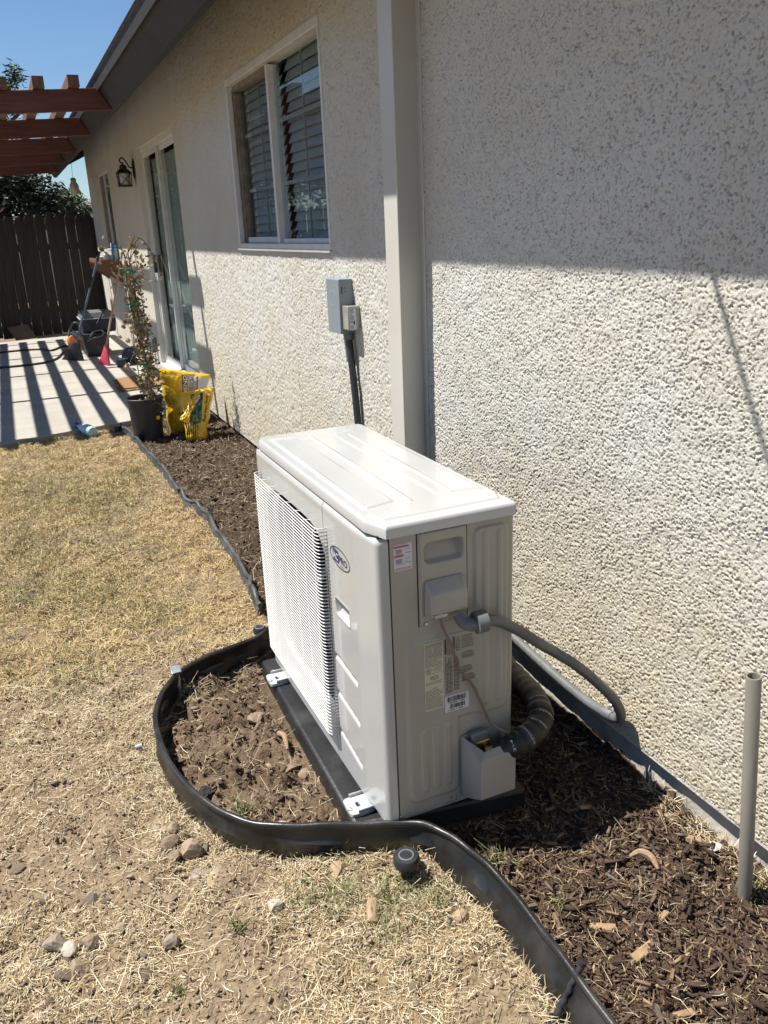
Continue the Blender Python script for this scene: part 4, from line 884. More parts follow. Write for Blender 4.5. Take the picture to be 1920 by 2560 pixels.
ls = thing('line_set', 'thick black taped refrigerant line set curling out behind the heat pump', 'line set', (-0.3, 0.0, 0.2))
lsp = crom([(-0.435, -0.105, 0.252), (-0.40, -0.118, 0.262), (-0.36, -0.122, 0.272), (-0.312, -0.108, 0.284), (-0.272, -0.060, 0.290), (-0.240, 0.02, 0.284), (-0.205, 0.12, 0.255), (-0.165, 0.26, 0.225), (-0.12, 0.5, 0.22), (-0.07, 0.9, 0.27), (-0.055, 1.08, 0.34), (-0.055, 1.125, 0.46)], 7)
rs = [0.022 + min(i, 10) * 0.0010 + 0.0022 * math.sin(i * 1.9) for i in range(len(lsp))]
link('insulation', MB().tube(lsp, rs, 16), M_ins, parent=ls, smooth=70)
mb = MB()
for i, (txt, up) in enumerate((('3/4', 0.9), ('HARVEY', 0.6), ('HARVEY CORP', 0.9), ('HARVEY', 0.2), ('HARVEY CORP', 0.7))):
    j = (8, 15, 20, 24, 30)[i]; p0 = Vector(lsp[j]); tn = (Vector(lsp[j + 1]) - p0).normalized()
    nrm = Vector((-0.35, -0.85, up)).normalized(); nrm = (nrm - tn * nrm.dot(tn)).normalized(); side = nrm.cross(tn).normalized(); rad1 = rs[j] + 0.0022
    def sf(u, v, p0=p0, nrm=nrm, side=side, tn=tn, r_=rad1, w=0.04):
        a_ = (u - w / 2) / r_ if w else 0; return p0 + tn * (v - 0.004) + (nrm * math.cos(a_) + side * math.sin(a_)) * r_
    put_text(mb, txt, 0.03 if len(txt) < 5 else 0.05, 0.006, (0, 0, 0), UX, W, 0.0, surf=sf)
link('tape_print', mb, M_inkw, parent=ls)
for j, nm in ((13, 'tape'), (26, 'tape')):
    link(nm, MB().tube(lsp[j:j + 4], [r_ + 0.002 for r_ in rs[j:j + 4]], 16), M_black, parent=ls, smooth=60)

sc_ = thing('signal_cable', 'thin brown control cable hanging across the shaded end of the heat pump', 'cable', (-0.5, -0.08, 0.5))
link('cable', MB().tube(crom([(-0.566, -0.078, 0.642), (-0.558, -0.080, 0.607), (-0.537, -0.079, 0.558), (-0.515, -0.074, 0.490), (-0.478, -0.072, 0.434), (-0.450, -0.072, 0.369), (-0.431, -0.074, 0.320), (-0.401, -0.090, 0.289), (-0.372, -0.104, 0.279), (-0.35, -0.11, 0.285)], 6), 0.0038, 8), M_cable, parent=sc_, smooth=60)
mb = MB().tube([(-0.567, -0.078, 0.66), (-0.566, -0.078, 0.64)], 0.010, 10).box((-0.582, -0.088, 0.641), (-0.550, -0.068, 0.650)); mb.tube([(-0.582, -0.080, 0.646), (-0.588, -0.082, 0.646)], 0.004, 8)
o = link('connector', mb, M_steel, parent=sc_); bevel(o, 0.001)

pp = thing('pipe_stub', 'open grey plastic pipe standing upright in the mulch near the wall', 'pipe', (-0.074, -0.575, 0.03))
ax = Vector((-0.126 + 0.072, 0, 0.625 - 0.055)).normalized()
Mp = Matrix.Translation((-0.0715, -0.575, 0.02)) @ ax.to_track_quat('Z', 'Y').to_matrix().to_4x4()
Lp = 0.606
link('pipe', MB().lathe([(0.0150, 0), (0.0148, Lp - 0.001), (0.0142, Lp), (0.0122, Lp), (0.0117, Lp - 0.002), (0.0117, 0.2)], n=28, M=Mp, cap=False), M_pvc, parent=pp, smooth=40)

# overhead cable from the eave out across the yard (it draws the thin shadow on the wall)
SD = Vector((1, -0.50, -2.2)); A = Vector((0, -0.237, 1.388)) - SD * 0.56; B = Vector((0, -0.436, 1.019)) - SD * 0.72
link('overhead_cable', MB().tube([A, B, A + (B - A) * 26], 0.0055, 6), M_black)
P(bpy.data.objects['overhead_cable'], 'thin black cable strung from the house eave out over the yard', 'cable')
# ------------------------------------------------------------------ landscape edging
def edging(name, label, pts, prof_fn, m, k=5):
    c = crom([(p[0], p[1], 0) for p in pts], k); n = len(c); V = []; m0 = None
    for i in range(n):
        a = c[max(i - 1, 0)]; b = c[min(i + 1, n - 1)]; t = b[:2] - a[:2]; t = t / np.linalg.norm(t); nn = np.array([-t[1], t[0]])
        pr_ = prof_fn(c[i][0], c[i][1], i); m0 = len(pr_)
        for (o_, z) in pr_: V.append((c[i][0] + nn[0] * o_, c[i][1] + nn[1] * o_, z))
    F = [(i * m0 + j, i * m0 + (j + 1) % m0, (i + 1) * m0 + (j + 1) % m0, (i + 1) * m0 + j) for i in range(n - 1) for j in range(m0)]
    F += [tuple(range(m0)), tuple((n - 1) * m0 + j for j in range(m0 - 1, -1, -1))]
    o = link(name, MB().add(V, F), m, smooth=45)
    return P(o, label, 'garden edging')
def prof_near(x, y, i):
    off = 0.004 + 0.032 * float(1 - sstep(-0.24, -0.06, np.array(y)))
    wob = 0.003 * math.sin(i * 0.37) + 0.002 * math.sin(i * 0.83)
    zt = 0.094 + wob * 0.6; r_ = 0.0085; pr_ = []
    for k in range(9):
        t = math.pi * (-0.35 + 1.7 * k / 8); pr_.append((r_ * math.cos(t), zt + r_ * math.sin(t)))
    inn = [(-0.0022 + off * 0.3, 0.062), (0.002 + off * 0.45 + wob, 0.048), (-0.002 + off * 0.6, 0.040), (off - 0.002, -0.04)]
    outr = [(off + 0.003, -0.04), (off * 0.6 + 0.0035, 0.038), (off * 0.45 + 0.0085 + wob, 0.047), (off * 0.3 + 0.0035, 0.062)]
    return pr_ + inn + outr
edging('garden_edging', 'black plastic edging strip bending in a loop around the heat pump pad', EDGE, prof_near, M_edge, 7)
def prof_far(x, y, i):
    g0 = float(ground_z(x - 0.02, y)); wob = 0.006 * math.sin(i * 0.31) + 0.004 * math.sin(i * 0.77 + 1); zt = g0 + 0.048 + 0.005 * math.sin(i * 0.23); r_ = 0.010
    pr_ = [(wob + r_ * math.cos(t), zt + r_ * math.sin(t)) for t in [math.pi * (-0.35 + 1.7 * k / 7) for k in range(8)]]
    return pr_ + [(wob - 0.002, zt - 0.02), (0.004, g0 - 0.04), (0.014, g0 - 0.04), (wob + 0.012, zt - 0.022)]
edging('garden_edging', 'dusty wavy edging strip between dry lawn and soil bed leading to the patio', EDGE2, prof_far, M_edge2, 8)
# stakes
tw = []
for k in range(26):
    t = k / 25; tw.append(Vector((-0.541, -0.607, 0.112)).lerp(Vector((-0.640, -0.622, -0.03)), t) + Vector((0.0016 * math.sin(k * 1.9), 0.0016 * math.cos(k * 1.9), 0)))
mb = MB().tube(tw, [0.0068 + 0.0012 * math.sin(k * 1.9) for k in range(26)], 10); mb.tube([tw[0] + Vector((0.004, 0, 0.006)), tw[0]], [0.011, 0.010], 12)
P(link('edging_stake', mb, M_black, smooth=60), 'twisted black plastic stake pinning the edging beside the bark mulch', 'stake')
mb = MB().hexa([(-1.052, 0.938, -0.05), (-1.030, 0.938, -0.05), (-1.030, 0.942, -0.05), (-1.052, 0.942, -0.05), (-1.056, 0.940, 0.118), (-1.032, 0.940, 0.118), (-1.032, 0.944, 0.118), (-1.056, 0.944, 0.118)])
mb.hexa([(-1.060, 0.912, 0.112), (-1.028, 0.912, 0.112), (-1.028, 0.946, 0.121), (-1.060, 0.946, 0.121), (-1.060, 0.912, 0.115), (-1.028, 0.912, 0.115), (-1.028, 0.946, 0.124), (-1.060, 0.946, 0.124)])
o = P(link('metal_stake', mb, M_steel), 'bent galvanised metal stake standing at the edging loop', 'stake'); bevel(o, 0.001)
P(link('edging_bracket', MB().box((-0.646, 3.02, 0.045), (-0.612, 3.028, 0.112)), M_black), 'small black bracket clipped over the far edging strip', 'bracket')
P(link('edging_bracket', MB().tube([(-0.56, 2.56, 0.04), (-0.545, 2.60, 0.10)], 0.006, 6), M_black), 'short dark peg leaning in the soil bed behind the heat pump', 'peg')

def sprinkler(x, y, z, label, r_=0.0245):
    s = thing('sprinkler_head', label, 'sprinkler', (x, y, z - 0.06))
    link('riser', MB().lathe([(0.015, -0.08), (0.015, -0.028), (0.019, -0.026)], c=(x, y, z), n=18, cap=False), M_black, parent=s, smooth=40)
    link('cap', MB().lathe([(0.021, -0.027), (r_, -0.024), (r_, -0.004), (r_ - 0.003, 0.0), (0.0175, 0.0005), (0.0170, -0.001)], c=(x, y, z), n=28), M_black, parent=s, smooth=40)
    link('ring', MB().lathe([(0.0190, 0.0006), (0.0182, 0.0018), (0.0160, 0.0018), (0.0152, 0.0006)], c=(x, y, z), n=28, cap=False), M_steel, parent=s, smooth=40)
    mb = MB().lathe([(0.0145, -0.0005), (0.0145, 0.0008), (0.003, 0.0014), (0, 0.0014)], c=(x, y, z), n=18)
    for k in range(10):
        t = math.pi * 2 * k / 10; mb.box((x + 0.007 * math.cos(t) - 0.0012, y + 0.007 * math.sin(t) - 0.0012, z + 0.0012), (x + 0.007 * math.cos(t) + 0.0012, y + 0.007 * math.sin(t) + 0.0012, z + 0.0019))
    link('nozzle', mb, M_black, parent=s)
    return s
sprinkler(-0.698, -0.135, 0.062, 'black pop-up sprinkler head standing on the lawn against the front edging curve', 0.0315)
sprinkler(-0.678, 1.222, 0.055, 'black pop-up sprinkler head half hidden beyond the wire grille of the heat pump')
sprinkler(-0.765, 4.76, 0.155, 'small black sprinkler at the patio corner beside the plant pot')

# ------------------------------------------------------------------ stones, each its own object
import bmesh
def stone_mesh(seed, size, flat=0.6):
    g = np.random.default_rng(seed); bm = bmesh.new(); bmesh.ops.create_icosphere(bm, subdivisions=2, radius=1.0)
    V = np.array([v.co[:] for v in bm.verts])
    for _ in range(8):
        n = g.standard_normal(3); n /= np.linalg.norm(n); d = g.uniform(0.45, 0.8); q = np.maximum(V @ n - d, 0); V -= q[:, None] * n
    V *= np.array([g.uniform(0.8, 1.25), g.uniform(0.7, 1.0), flat * g.uniform(0.8, 1.2)]) * size
    V += g.standard_normal(V.shape) * size * 0.015
    for v, c in zip(bm.verts, V): v.co = c
    me = bpy.data.meshes.new('stone'); bm.to_mesh(me); bm.free(); return me
def stone(x, y, size, kind, label, seed, flat=0.6, sink=0.3, rot=None, group=None, name='stone', zz=None):
    o = link(name, stone_mesh(seed, size, flat), globals()['M_stone_' + kind])
    z = float(ground_z(x, y)) if zz is None else zz
    o.location = (x, y, z + size * flat * (1 - 2 * sink) * 0.75 - 0.005); g = random.Random(seed); o.rotation_euler = rot or (g.uniform(-.3, .3), g.uniform(-.3, .3), g.uniform(0, 6))
    return P(o, label, name.replace('_', ' '), group)
stone(-1.158, 0.178, 0.040, 'tan', 'largest pointed tan stone in the pile beside the front edging curve', 31, 0.95, 0.12)
stone(-1.203, 0.222, 0.030, 'brown', 'blocky brownish stone on the outer side of the stone pile', 32, 0.8, 0.2)
stone(-1.199, 0.177, 0.022, 'tan', 'small upright tan stone wedged below the pointed stone', 33, 0.9, 0.2)
stone(-1.150, 0.100, 0.031, 'grey', 'flat rounded grey stone just below the stone pile', 34, 0.4, 0.3)
stone(-1.110, 0.078, 0.032, 'tan', 'flat tan slab of stone right of the rounded grey stone', 35, 0.32, 0.35)
stone(-1.131, 0.044, 0.026, 'orange', 'thin ochre shard of stone lying in the straw', 36, 0.28, 0.3)
stone(-1.182, 0.265, 0.024, 'tan', 'tan stone at the top of the pile nearest the edging', 37, 0.8, 0.2)
stone(-1.158, 0.240, 0.022, 'brown', 'brown stone between the pile and the black edging', 38, 0.8, 0.2)
stone(-1.231, 0.308, 0.024, 'tan', 'half buried stone by the left bend of the edging', 39, 0.7, 0.35)
stone(-1.486, 0.004, 0.036, 'grey', 'big grey stone at the far left of the lawn', 40, 0.7, 0.25)
stone(-1.464, -0.013, 0.024, 'white', 'pale angular stone leaning on the big grey stone', 41, 0.7, 0.15)
stone(-1.455, -0.066, 0.028, 'tan', 'long tan stone below the pale angular stone', 42, 0.7, 0.25)
stone(-1.421, -0.010, 0.031, 'brown', 'brown stone beside the pale angular stone', 43, 0.6, 0.3)
stone(-1.233, 0.052, 0.022, 'brown', 'brown pyramid shaped stone alone in the dry grass', 44, 0.9, 0.2)
stone(-1.257, -0.080, 0.021, 'grey', 'upright grey stone low in the dry lawn', 45, 1.0, 0.15)
stone(-1.352, 0.014, 0.020, 'tan', 'round button-like stone in the straw', 46, 0.6, 0.15)
stone(-0.847, -0.040, 0.034, 'orange', 'ochre stone half buried beneath the front edging', 47, 0.6, 0.4)
stone(-0.815, -0.203, 0.042, 'orange', 'large pale ochre stone in front of the sprinkler head', 48, 0.55, 0.4)
stone(-0.640, -0.302, 0.030, 'orange', 'ochre stone touching the leaning side of the edging', 49, 0.7, 0.3)
stone(-0.801, -0.140, 0.028, 'brown', 'dark brown stone between ochre stone and sprinkler', 50, 0.5, 0.35)
stone(-1.021, -0.098, 0.026, 'white', 'white crumpled stone chunk in the greener grass', 51, 0.6, 0.2)
stone(-0.669, -0.302, 0.015, 'dark', 'small shiny black chunk near the leaning edging', 52, 0.7, 0.2)
stone(-1.055, -0.082, 0.011, 'dark', 'tiny black fragment beside the white chunk', 53, 0.7, 0.2)
stone(-0.822, 0.398, 0.040, 'brown', 'large brown clod against the black pad inside the loop', 54, 0.55, 0.3, name='soil_clod')
stone(-0.838, 0.700, 0.036, 'brown', 'brown clod lying upper inside the edging loop', 55, 0.6, 0.3, name='soil_clod')
stone(-0.792, 0.362, 0.022, 'brown', 'small brown bark lump against the pad inside the loop', 66, 0.7, 0.3, name='bark_lump')
stone(-0.030, -0.437, 0.024, 'scrap', 'white scrap of plaster on the mulch by the wall', 57, 0.55, 0.15, name='plaster_scrap')
stone(-0.345, -0.343, 0.009, 'white', 'tiny white pebble in the bark mulch', 58, 0.7, 0.2, name='pebble')
P(link('root_piece', MB().tube(crom([(-0.815, 0.545, 0.03), (-0.803, 0.515, 0.036), (-0.806, 0.485, 0.034), (-0.812, 0.452, 0.028)], 4), [0.006, 0.009, 0.0095, 0.0085, 0.008, 0.009, 0.0085, 0.008, 0.008, 0.007, 0.006, 0.005, 0.004], 8), M_chips[2], smooth=50), 'bent pale piece of root beside the black pad', 'root')
P(link('pipe_fitting', MB().tube([(-1.220, 0.700, 0.010), (-1.200, 0.696, 0.015)], 0.009, 12), M_boxgrey, smooth=50), 'small galvanised fitting lying on the dry lawn left of the edging', 'fitting')
P(link('foil_scrap', stone_mesh(61, 0.022, 0.5), M_black), 'crumpled black film scrap inside the loop against the edging', 'scrap'); bpy.data.objects['foil_scrap'].location = (-1.078, 0.372, 0.03)
stm = [(stone_mesh(200 + k, 1.0, 0.6), k) for k in range(6)]
kinds = ['tan', 'brown', 'grey']; cnt = 0; smesh = {}
pos = [(-1.406, .132), (-1.375, .112), (-1.533, .11), (-1.571, .318), (-1.518, -.127), (-1.43, -.125), (-1.479, -.068), (-1.321, -.142), (-1.319, -.092), (-1.12, .183)]
g = np.random.default_rng(77)
while len(pos) < 44:
    x = g.uniform(-1.62, -0.62); y = g.uniform(-0.5, 1.0)
    if x < edge_x(y) - 0.05: pos.append((x, y))
lab = {'tan': 'small tan stone lying loose on the dry lawn', 'brown': 'small brown stone lying loose on the dry lawn', 'grey': 'small grey stone lying loose on the dry lawn'}
for i, (x, y) in enumerate(pos):
    kd = kinds[int(g.integers(3))]; mi = int(g.integers(6)); key = (kd, mi)
    if key not in smesh:
        me = stm[mi][0].copy(); me.materials.append(globals()['M_stone_' + kd]); smesh[key] = me
    sz_ = g.uniform(0.012, 0.021) if i < 10 else g.uniform(0.005, 0.014)
    o = bpy.data.objects.new('stone', smesh[key]); COL.objects.link(o); o.scale = (sz_,) * 3
    o.location = (x, y, float(ground_z(x, y)) + sz_ * 0.2); o.rotation_euler = (g.uniform(-.5, .5), g.uniform(-.5, .5), g.uniform(0, 6))
    wh = 'among the straw under the front edging curve' if y < .25 and x > -1.1 else 'around the stone pile' if math.hypot(x + 1.17, y - .2) < .14 else 'on the bare dirt left of the edging loop' if y > .25 else 'at the lower left of the lawn' if x < -1.35 else 'in the dry grass below the stone pile'
    sz_n = 'small' if sz_ > .0105 else 'tiny'
    P(o, '%s %s stone lying %s' % (sz_n, kd, wh), 'stone', '%s %s stones %s' % (sz_n, kd, wh))

# ------------------------------------------------------------------ bark chips
def chip_mesh(seed, l, w, t):
    g = random.Random(seed); mb = MB(); j = lambda s: g.uniform(-s, s)
    k = g.uniform(0.35, 0.9); b = g.uniform(-.15, .15)
    mb.hexa([(-l / 2 + j(l * .08), -w / 2 * k, 0), (l / 2 + j(l * .08), -w / 2 + j(w * .2), 0), (l / 2 * 0.9, w / 2 * g.uniform(.3, 1), b * w), (-l / 2 * g.uniform(.8, 1), w / 2, 0), (-l / 2, -w / 2 * k * .8, t), (l / 2 * .95, -w / 2 * .8, t * g.uniform(.4, 1)), (l / 2 * .85, w / 2 * .6, t), (-l / 2 * .9, w / 2 * .8, t * .8)])
    return mb.mesh('bark_chip')
def rot_mats(yaw, pitch, roll):
    cy, sy = np.cos(yaw), np.sin(yaw); cp, sp = np.cos(pitch), np.sin(pitch); cr, sr = np.cos(roll), np.sin(roll); z = np.zeros_like(cy)
    Rz = np.stack([np.stack([cy, -sy, z], -1), np.stack([sy, cy, z], -1), np.stack([z, z, z + 1], -1)], -2)
    Ry = np.stack([np.stack([cp, z, sp], -1), np.stack([z, z + 1, z], -1), np.stack([-sp, z, cp], -1)], -2)
    Rx = np.stack([np.stack([z + 1, z, z], -1), np.stack([z, cr, -sr], -1), np.stack([z, sr, cr], -1)], -2)
    return Rz @ Ry @ Rx
def chip_mass(name, label, x, y, L, Wd, Th, cols, seed, lift=0.004):
    g = np.random.default_rng(seed); n = len(x); me = chip_mesh(3, 1, 1, 1); base = np.array([v.co[:] for v in me.vertices]); F = np.array([p.vertices[:] for p in me.polygons])
    S = np.stack([L, Wd, Th], 1)[:, None, :] * (base[None] + g.uniform(-.12, .12, (n, 8, 3))); M = rot_mats(g.uniform(0, 6.28, n), g.normal(0, 0.22, n), g.normal(0, 0.4, n))
    Pp = np.einsum('nij,nkj->nki', M, S); z = ground_z(x, y) + lift * g.random(n) * 1.5 + 0.001
    Pp += np.stack([x, y, z], 1)[:, None, :]
    return P(link(name, np_mesh(name, Pp.reshape(-1, 3), (F[None] + 8 * np.arange(n)[:, None, None]).reshape(-1, 4), np.repeat(cols, 8, 0)), M_chip), label, None, None, 'stuff')
g = np.random.default_rng(5)
def pick(n, xr, yr, ok):
    X_ = g.uniform(*xr, n * 3); Y_ = g.uniform(*yr, n * 3); m = ok(X_, Y_); return X_[m][:n], Y_[m][:n]
inpad = lambda x, y: (x > -0.775) & (x < -0.31) & (y > -0.06) & (y < 0.94)
bedok = lambda x, y: (x > edge_x(y) + 0.012) & (x < -0.004) & ~inpad(x, y) & ~((x < -0.70) & (y > -0.04))
x, y = pick(21000, (-0.66, 0.0), (-1.1, 0.55), bedok); n = len(x)
pal = np.array([(0.050, 0.032, 0.023), (0.080, 0.051, 0.036), (0.115, 0.075, 0.052), (0.155, 0.105, 0.07), (0.135, 0.107, 0.085), (0.28, 0.195, 0.115)])
cols = pal[g.choice(6, n, p=[.34, .28, .17, .09, .08, .04])] * g.uniform(0.75, 1.25, (n, 1))
L = g.lognormal(math.log(0.0095), 0.6, n).clip(0.003, 0.05)
chip_mass('bark_mulch', 'dark bark mulch covering the bed between edging and stucco wall', x, y, L, L * g.uniform(0.12, 0.42, n), L * g.uniform(0.05, 0.16, n), cols, 6, 0.006)
x, y = pick(9000, (-1.16, -0.02), (0.0, 4.7), lambda x, y: (x > edge_x(y) + 0.02) & ~inpad(x, y) & ((x < -0.77) | (y > 0.95))); n = len(x)
pal = np.array([(0.045, 0.032, 0.024), (0.075, 0.053, 0.038), (0.11, 0.08, 0.055), (0.16, 0.12, 0.085)])
cols = pal[g.choice(4, n, p=[.3, .3, .25, .15])] * g.uniform(0.8, 1.2, (n, 1)) * np.where(y < 1.05, 1.55, 1.0)[:, None]; L = g.lognormal(math.log(0.0075), 0.5, n).clip(0.003, 0.032)
chip_mass('soil_crumbs', 'crumbled dark soil and bark bits in the loop and the bed beyond', x, y, L, L * g.uniform(0.4, 0.9, n), L * g.uniform(0.15, 0.5, n), cols, 9)
shapes = [chip_mesh(300 + k, 1.0, random.uniform(.25, .42), random.uniform(.10, .18)) for k in range(7)]; cm = {}
clabel = ['dark bark chip lying in the mulch bed beside the stucco wall', 'brown bark chip lying in the mulch bed beside the stucco wall', 'tan bark chip lying in the mulch bed beside the stucco wall', 'greyish bark chip lying in the mulch bed beside the stucco wall']
x, y = pick(150, (-0.54, -0.02), (-0.95, -0.1), bedok)
for i in range(len(x)):
    kd = int(g.choice(4, p=[.42, .3, .12, .16])); si = int(g.integers(7))
    if (kd, si) not in cm:
        me = shapes[si].copy(); me.materials.append(M_chips[kd]); cm[(kd, si)] = me
    o = bpy.data.objects.new('bark_chip', cm[(kd, si)]); COL.objects.link(o); s_ = g.uniform(0.02, 0.045)
    o.scale = (s_, s_, s_); o.location = (x[i], y[i], float(ground_z(x[i], y[i])) + 0.006); o.rotation_euler = (g.normal(0, .3), g.normal(0, .2), g.uniform(0, 6.28))
    px, py = x[i], y[i]; kn = ['dark', 'brown', 'tan', 'greyish'][kd]
    wh = 'around the foot of the grey pipe' if math.hypot(px + .075, py + .575) < .11 else 'close to the foot of the wall' if px > -.10 else 'just inside the leaning edging' if px < edge_x(py) + .08 else 'in the shadow of the heat pump' if py > -.24 and px < -.12 else 'near the twisted black stake' if py < -.62 and px < -.38 else 'at the bottom right of the mulch' if py < -.62 else 'in the middle of the mulch'
    P(o, '%s %s bark chip lying %s' % ('large' if s_ > .040 else 'small' if s_ < .031 else 'medium', kn, wh), 'bark chip', '%s %s bark chips %s' % ('large' if s_ > .040 else 'small' if s_ < .031 else 'medium', kn, wh))
for (x_1, y_1, l_, w_, a_, lb) in ((-0.376, -0.471, 0.062, 0.020, -0.6, 'long tan wood chip lying flat in the middle of the mulch'), (-0.262, -0.522, 0.058, 0.017, 0.35, 'pale split wood chip beside the long grass stalks in the mulch'), (-0.344, -0.567, 0.072, 0.027, 0.2, 'largest ochre wood chip in the mulch, rough and thick'), (-0.369, -0.711, 0.045, 0.018, -0.2, 'brown wood chip lowest in the mulch bed'), (-0.057, -0.401, 0.04, 0.016, -0.8, 'ochre wood chip near the white plaster scrap')):
    o = link('wood_chip', chip_mesh(int(l_ * 9000), l_, w_, 0.009), M_chips[2]); o.location = (x_1, y_1, float(ground_z(x_1, y_1)) + 0.008); o.rotation_euler = (0.12, -0.08, a_); bevel(o, 0.0015); P(o, lb, 'wood chip')
P(link('bark_curl', MB().tube(crom([(-0.225, -0.372, 0.058), (-0.200, -0.378, 0.066), (-0.186, -0.400, 0.064), (-0.190, -0.430, 0.054)], 5), [0.004 + 0.0045 * math.sin(math.pi * k / 15) for k in range(16)], 7), M_chips[2], smooth=40), 'curved tan curl of bark standing out of the mulch', 'bark piece')

x, y = pick(9000, (-1.75, -0.55), (-1.0, 1.4), lambda x, y: x < edge_x(y) - 0.02 - 0.034 * (y < -0.12)); n = len(x)
pal = np.array([(0.20, 0.152, 0.103), (0.27, 0.21, 0.147), (0.14, 0.103, 0.07), (0.33, 0.27, 0.195)]); L = g.lognormal(math.log(0.0048), 0.5, n).clip(0.002, 0.014)
chip_mass('dirt_crumbs', 'small crumbs of dry dirt and gravel between the straw', x, y, L, L * g.uniform(0.5, 0.9, n), L * g.uniform(0.3, 0.6, n), pal[g.choice(4, n, p=[.35, .3, .2, .15])] * g.uniform(0.85, 1.15, (n, 1)), 10, 0.001)

# ------------------------------------------------------------------ straw and grass
def blades(name, label, x, y, length, width, pitch, cols, seed, curl=0.5, lift=0.003):
    g = np.random.default_rng(seed); n = len(x); z = ground_z(x, y) + g.random(n) * lift + 0.0012
    az = g.uniform(0, 2 * np.pi, n); az2 = az + g.normal(0, curl, n); az3 = az2 + g.normal(0, curl, n)
    p2 = np.clip(pitch + g.normal(0, 0.2, n), -0.3, 1.5); p3 = np.clip(pitch * 0.3 + g.normal(0, 0.25, n), -0.6, 1.4)
    d = lambda a, p: np.stack([np.cos(a) * np.cos(p), np.sin(a) * np.cos(p), np.sin(p)], 1)
    c0 = np.stack([x, y, z], 1); c1 = c0 + d(az, p2) * (length * 0.5)[:, None]; c2 = c1 + d(az3, p3) * (length * 0.5)[:, None]
    gz = ground_z(c2[:, 0], c2[:, 1]) + 0.0015; c2[:, 2] = np.maximum(c2[:, 2], gz); gz1 = ground_z(c1[:, 0], c1[:, 1]) + 0.002; c1[:, 2] = np.maximum(c1[:, 2], gz1)
    s = np.stack([-np.sin(az2), np.cos(az2), g.normal(0, 0.5, n)], 1); s /= np.linalg.norm(s, axis=1)[:, None]; w = (width / 2)[:, None]
    V = np.stack([c0 - s * w, c0 + s * w, c1 - s * w, c1 + s * w, c2 - s * w * 0.35, c2 + s * w * 0.35], 1).reshape(-1, 3)
    F = (np.array([[0, 1, 3, 2], [2, 3, 5, 4]])[None] + 6 * np.arange(n)[:, None, None]).reshape(-1, 4)
    return P(link(name, np_mesh(name, V, F, np.repeat(cols, 6, 0)), M_straw), label, None, None, 'stuff')
STR = np.array([(0.43, 0.35, 0.215), (0.50, 0.425, 0.285), (0.35, 0.265, 0.155), (0.56, 0.495, 0.365), (0.19, 0.14, 0.09), (0.35, 0.29, 0.155)])
def straw_cols(n, p, g): return STR[g.choice(6, n, p=p)] * g.uniform(0.9, 1.25, (n, 1))
def lawn_ok(x, y): return (x < edge_x(y) - 0.004 - 0.034 * (y < -0.12)) & (y < patio_y(x) - 0.02)
def bare_at(x, y):
    b = sstep(0.1, 1.3, samp(nC, x * 260, y * 260) + 0.35 * samp(nA, x * 200 + 300, y * 200))
    return np.maximum(b, 0.85 * np.exp(-(((x + 1.42) / 0.22) ** 2 + ((y - 0.5) / 0.42) ** 2)))
def lawn_pts(n, xr, yr, k=0.78):
    X_ = g.uniform(*xr, n); Y_ = g.uniform(*yr, n); m = lawn_ok(X_, Y_) & (g.random(n) > k * bare_at(X_, Y_)) & (g.random(n) > 0.55 * sstep(0.0, 1.2, samp(nA, X_ * 700, Y_ * 700))); return X_[m], Y_[m]
g = np.random.default_rng(21)
x, y = lawn_pts(125000, (-1.85, -0.5), (-1.1, 1.35), 0.80); n = len(x)
blades('straw', 'short dry straw clippings covering the near lawn', x, y, g.lognormal(math.log(0.016), 0.45, n).clip(0.006, 0.045), g.uniform(0.0009, 0.0020, n), np.abs(g.normal(0.10, 0.18, n)), straw_cols(n, [.26, .24, .14, .12, .14, .10], g), 22)
x, y = lawn_pts(90000, (-2.1, -0.5), (1.2, 5.1), 0.5); n = len(x)
blades('dry_grass', 'matted golden dry grass of the far lawn up to the patio', x, y, g.uniform(0.018, 0.045, n), g.uniform(0.0014, 0.0030, n), np.abs(g.normal(0.45, 0.35, n)), straw_cols(n, [.30, .18, .22, .06, .10, .14], g) * np.array([1.0, 0.93, 0.74]), 23)
x, y = lawn_pts(16000, (-3.2, -1.9), (-1.4, 5.0)); n = len(x)
blades('dry_grass', 'thin dry grass further out on the yard', x, y, g.uniform(0.02, 0.05, n), g.uniform(0.002, 0.004, n), np.abs(g.normal(0.3, 0.3, n)), straw_cols(n, [.3, .2, .2, .06, .12, .12], g), 24)
x, y = lawn_pts(1100, (-1.75, -0.55), (-0.9, 1.5)); n = len(x)
blades('straw', 'long pale dry stalks lying across the near lawn', x, y, g.uniform(0.05, 0.14, n), g.uniform(0.0010, 0.0016, n), np.abs(g.normal(0.03, 0.06, n)), straw_cols(n, [.3, .3, .1, .2, .05, .05], g), 25, 0.25, 0.008)
x, y = pick(2700, (-0.6, -0.01), (-1.0, 0.3), bedok); n = len(x)
blades('straw', 'stray pale straw lying on the bark mulch', x, y, g.lognormal(math.log(0.020), .6, n).clip(0.008, 0.12), g.uniform(0.0007, 0.0016, n), np.abs(g.normal(0.12, 0.2, n)), straw_cols(n, [.25, .12, .25, .04, .22, .12], g) * 0.85, 26, 0.4, 0.014)
x, y = pick(4200, (-1.16, -0.02), (0.0, 4.7), lambda x, y: (x > edge_x(y) + 0.02) & ~inpad(x, y) & ((x < -0.77) | (y > 0.95))); n = len(x)
blades('straw', 'stray straw and rootlets on the soil inside the loop and far bed', x, y, g.lognormal(math.log(0.03), .6, n).clip(0.01, 0.14), g.uniform(0.0009, 0.0018, n), np.abs(g.normal(0.08, 0.12, n)), straw_cols(n, [.3, .2, .2, .05, .15, .1], g), 27, 0.5, 0.010)
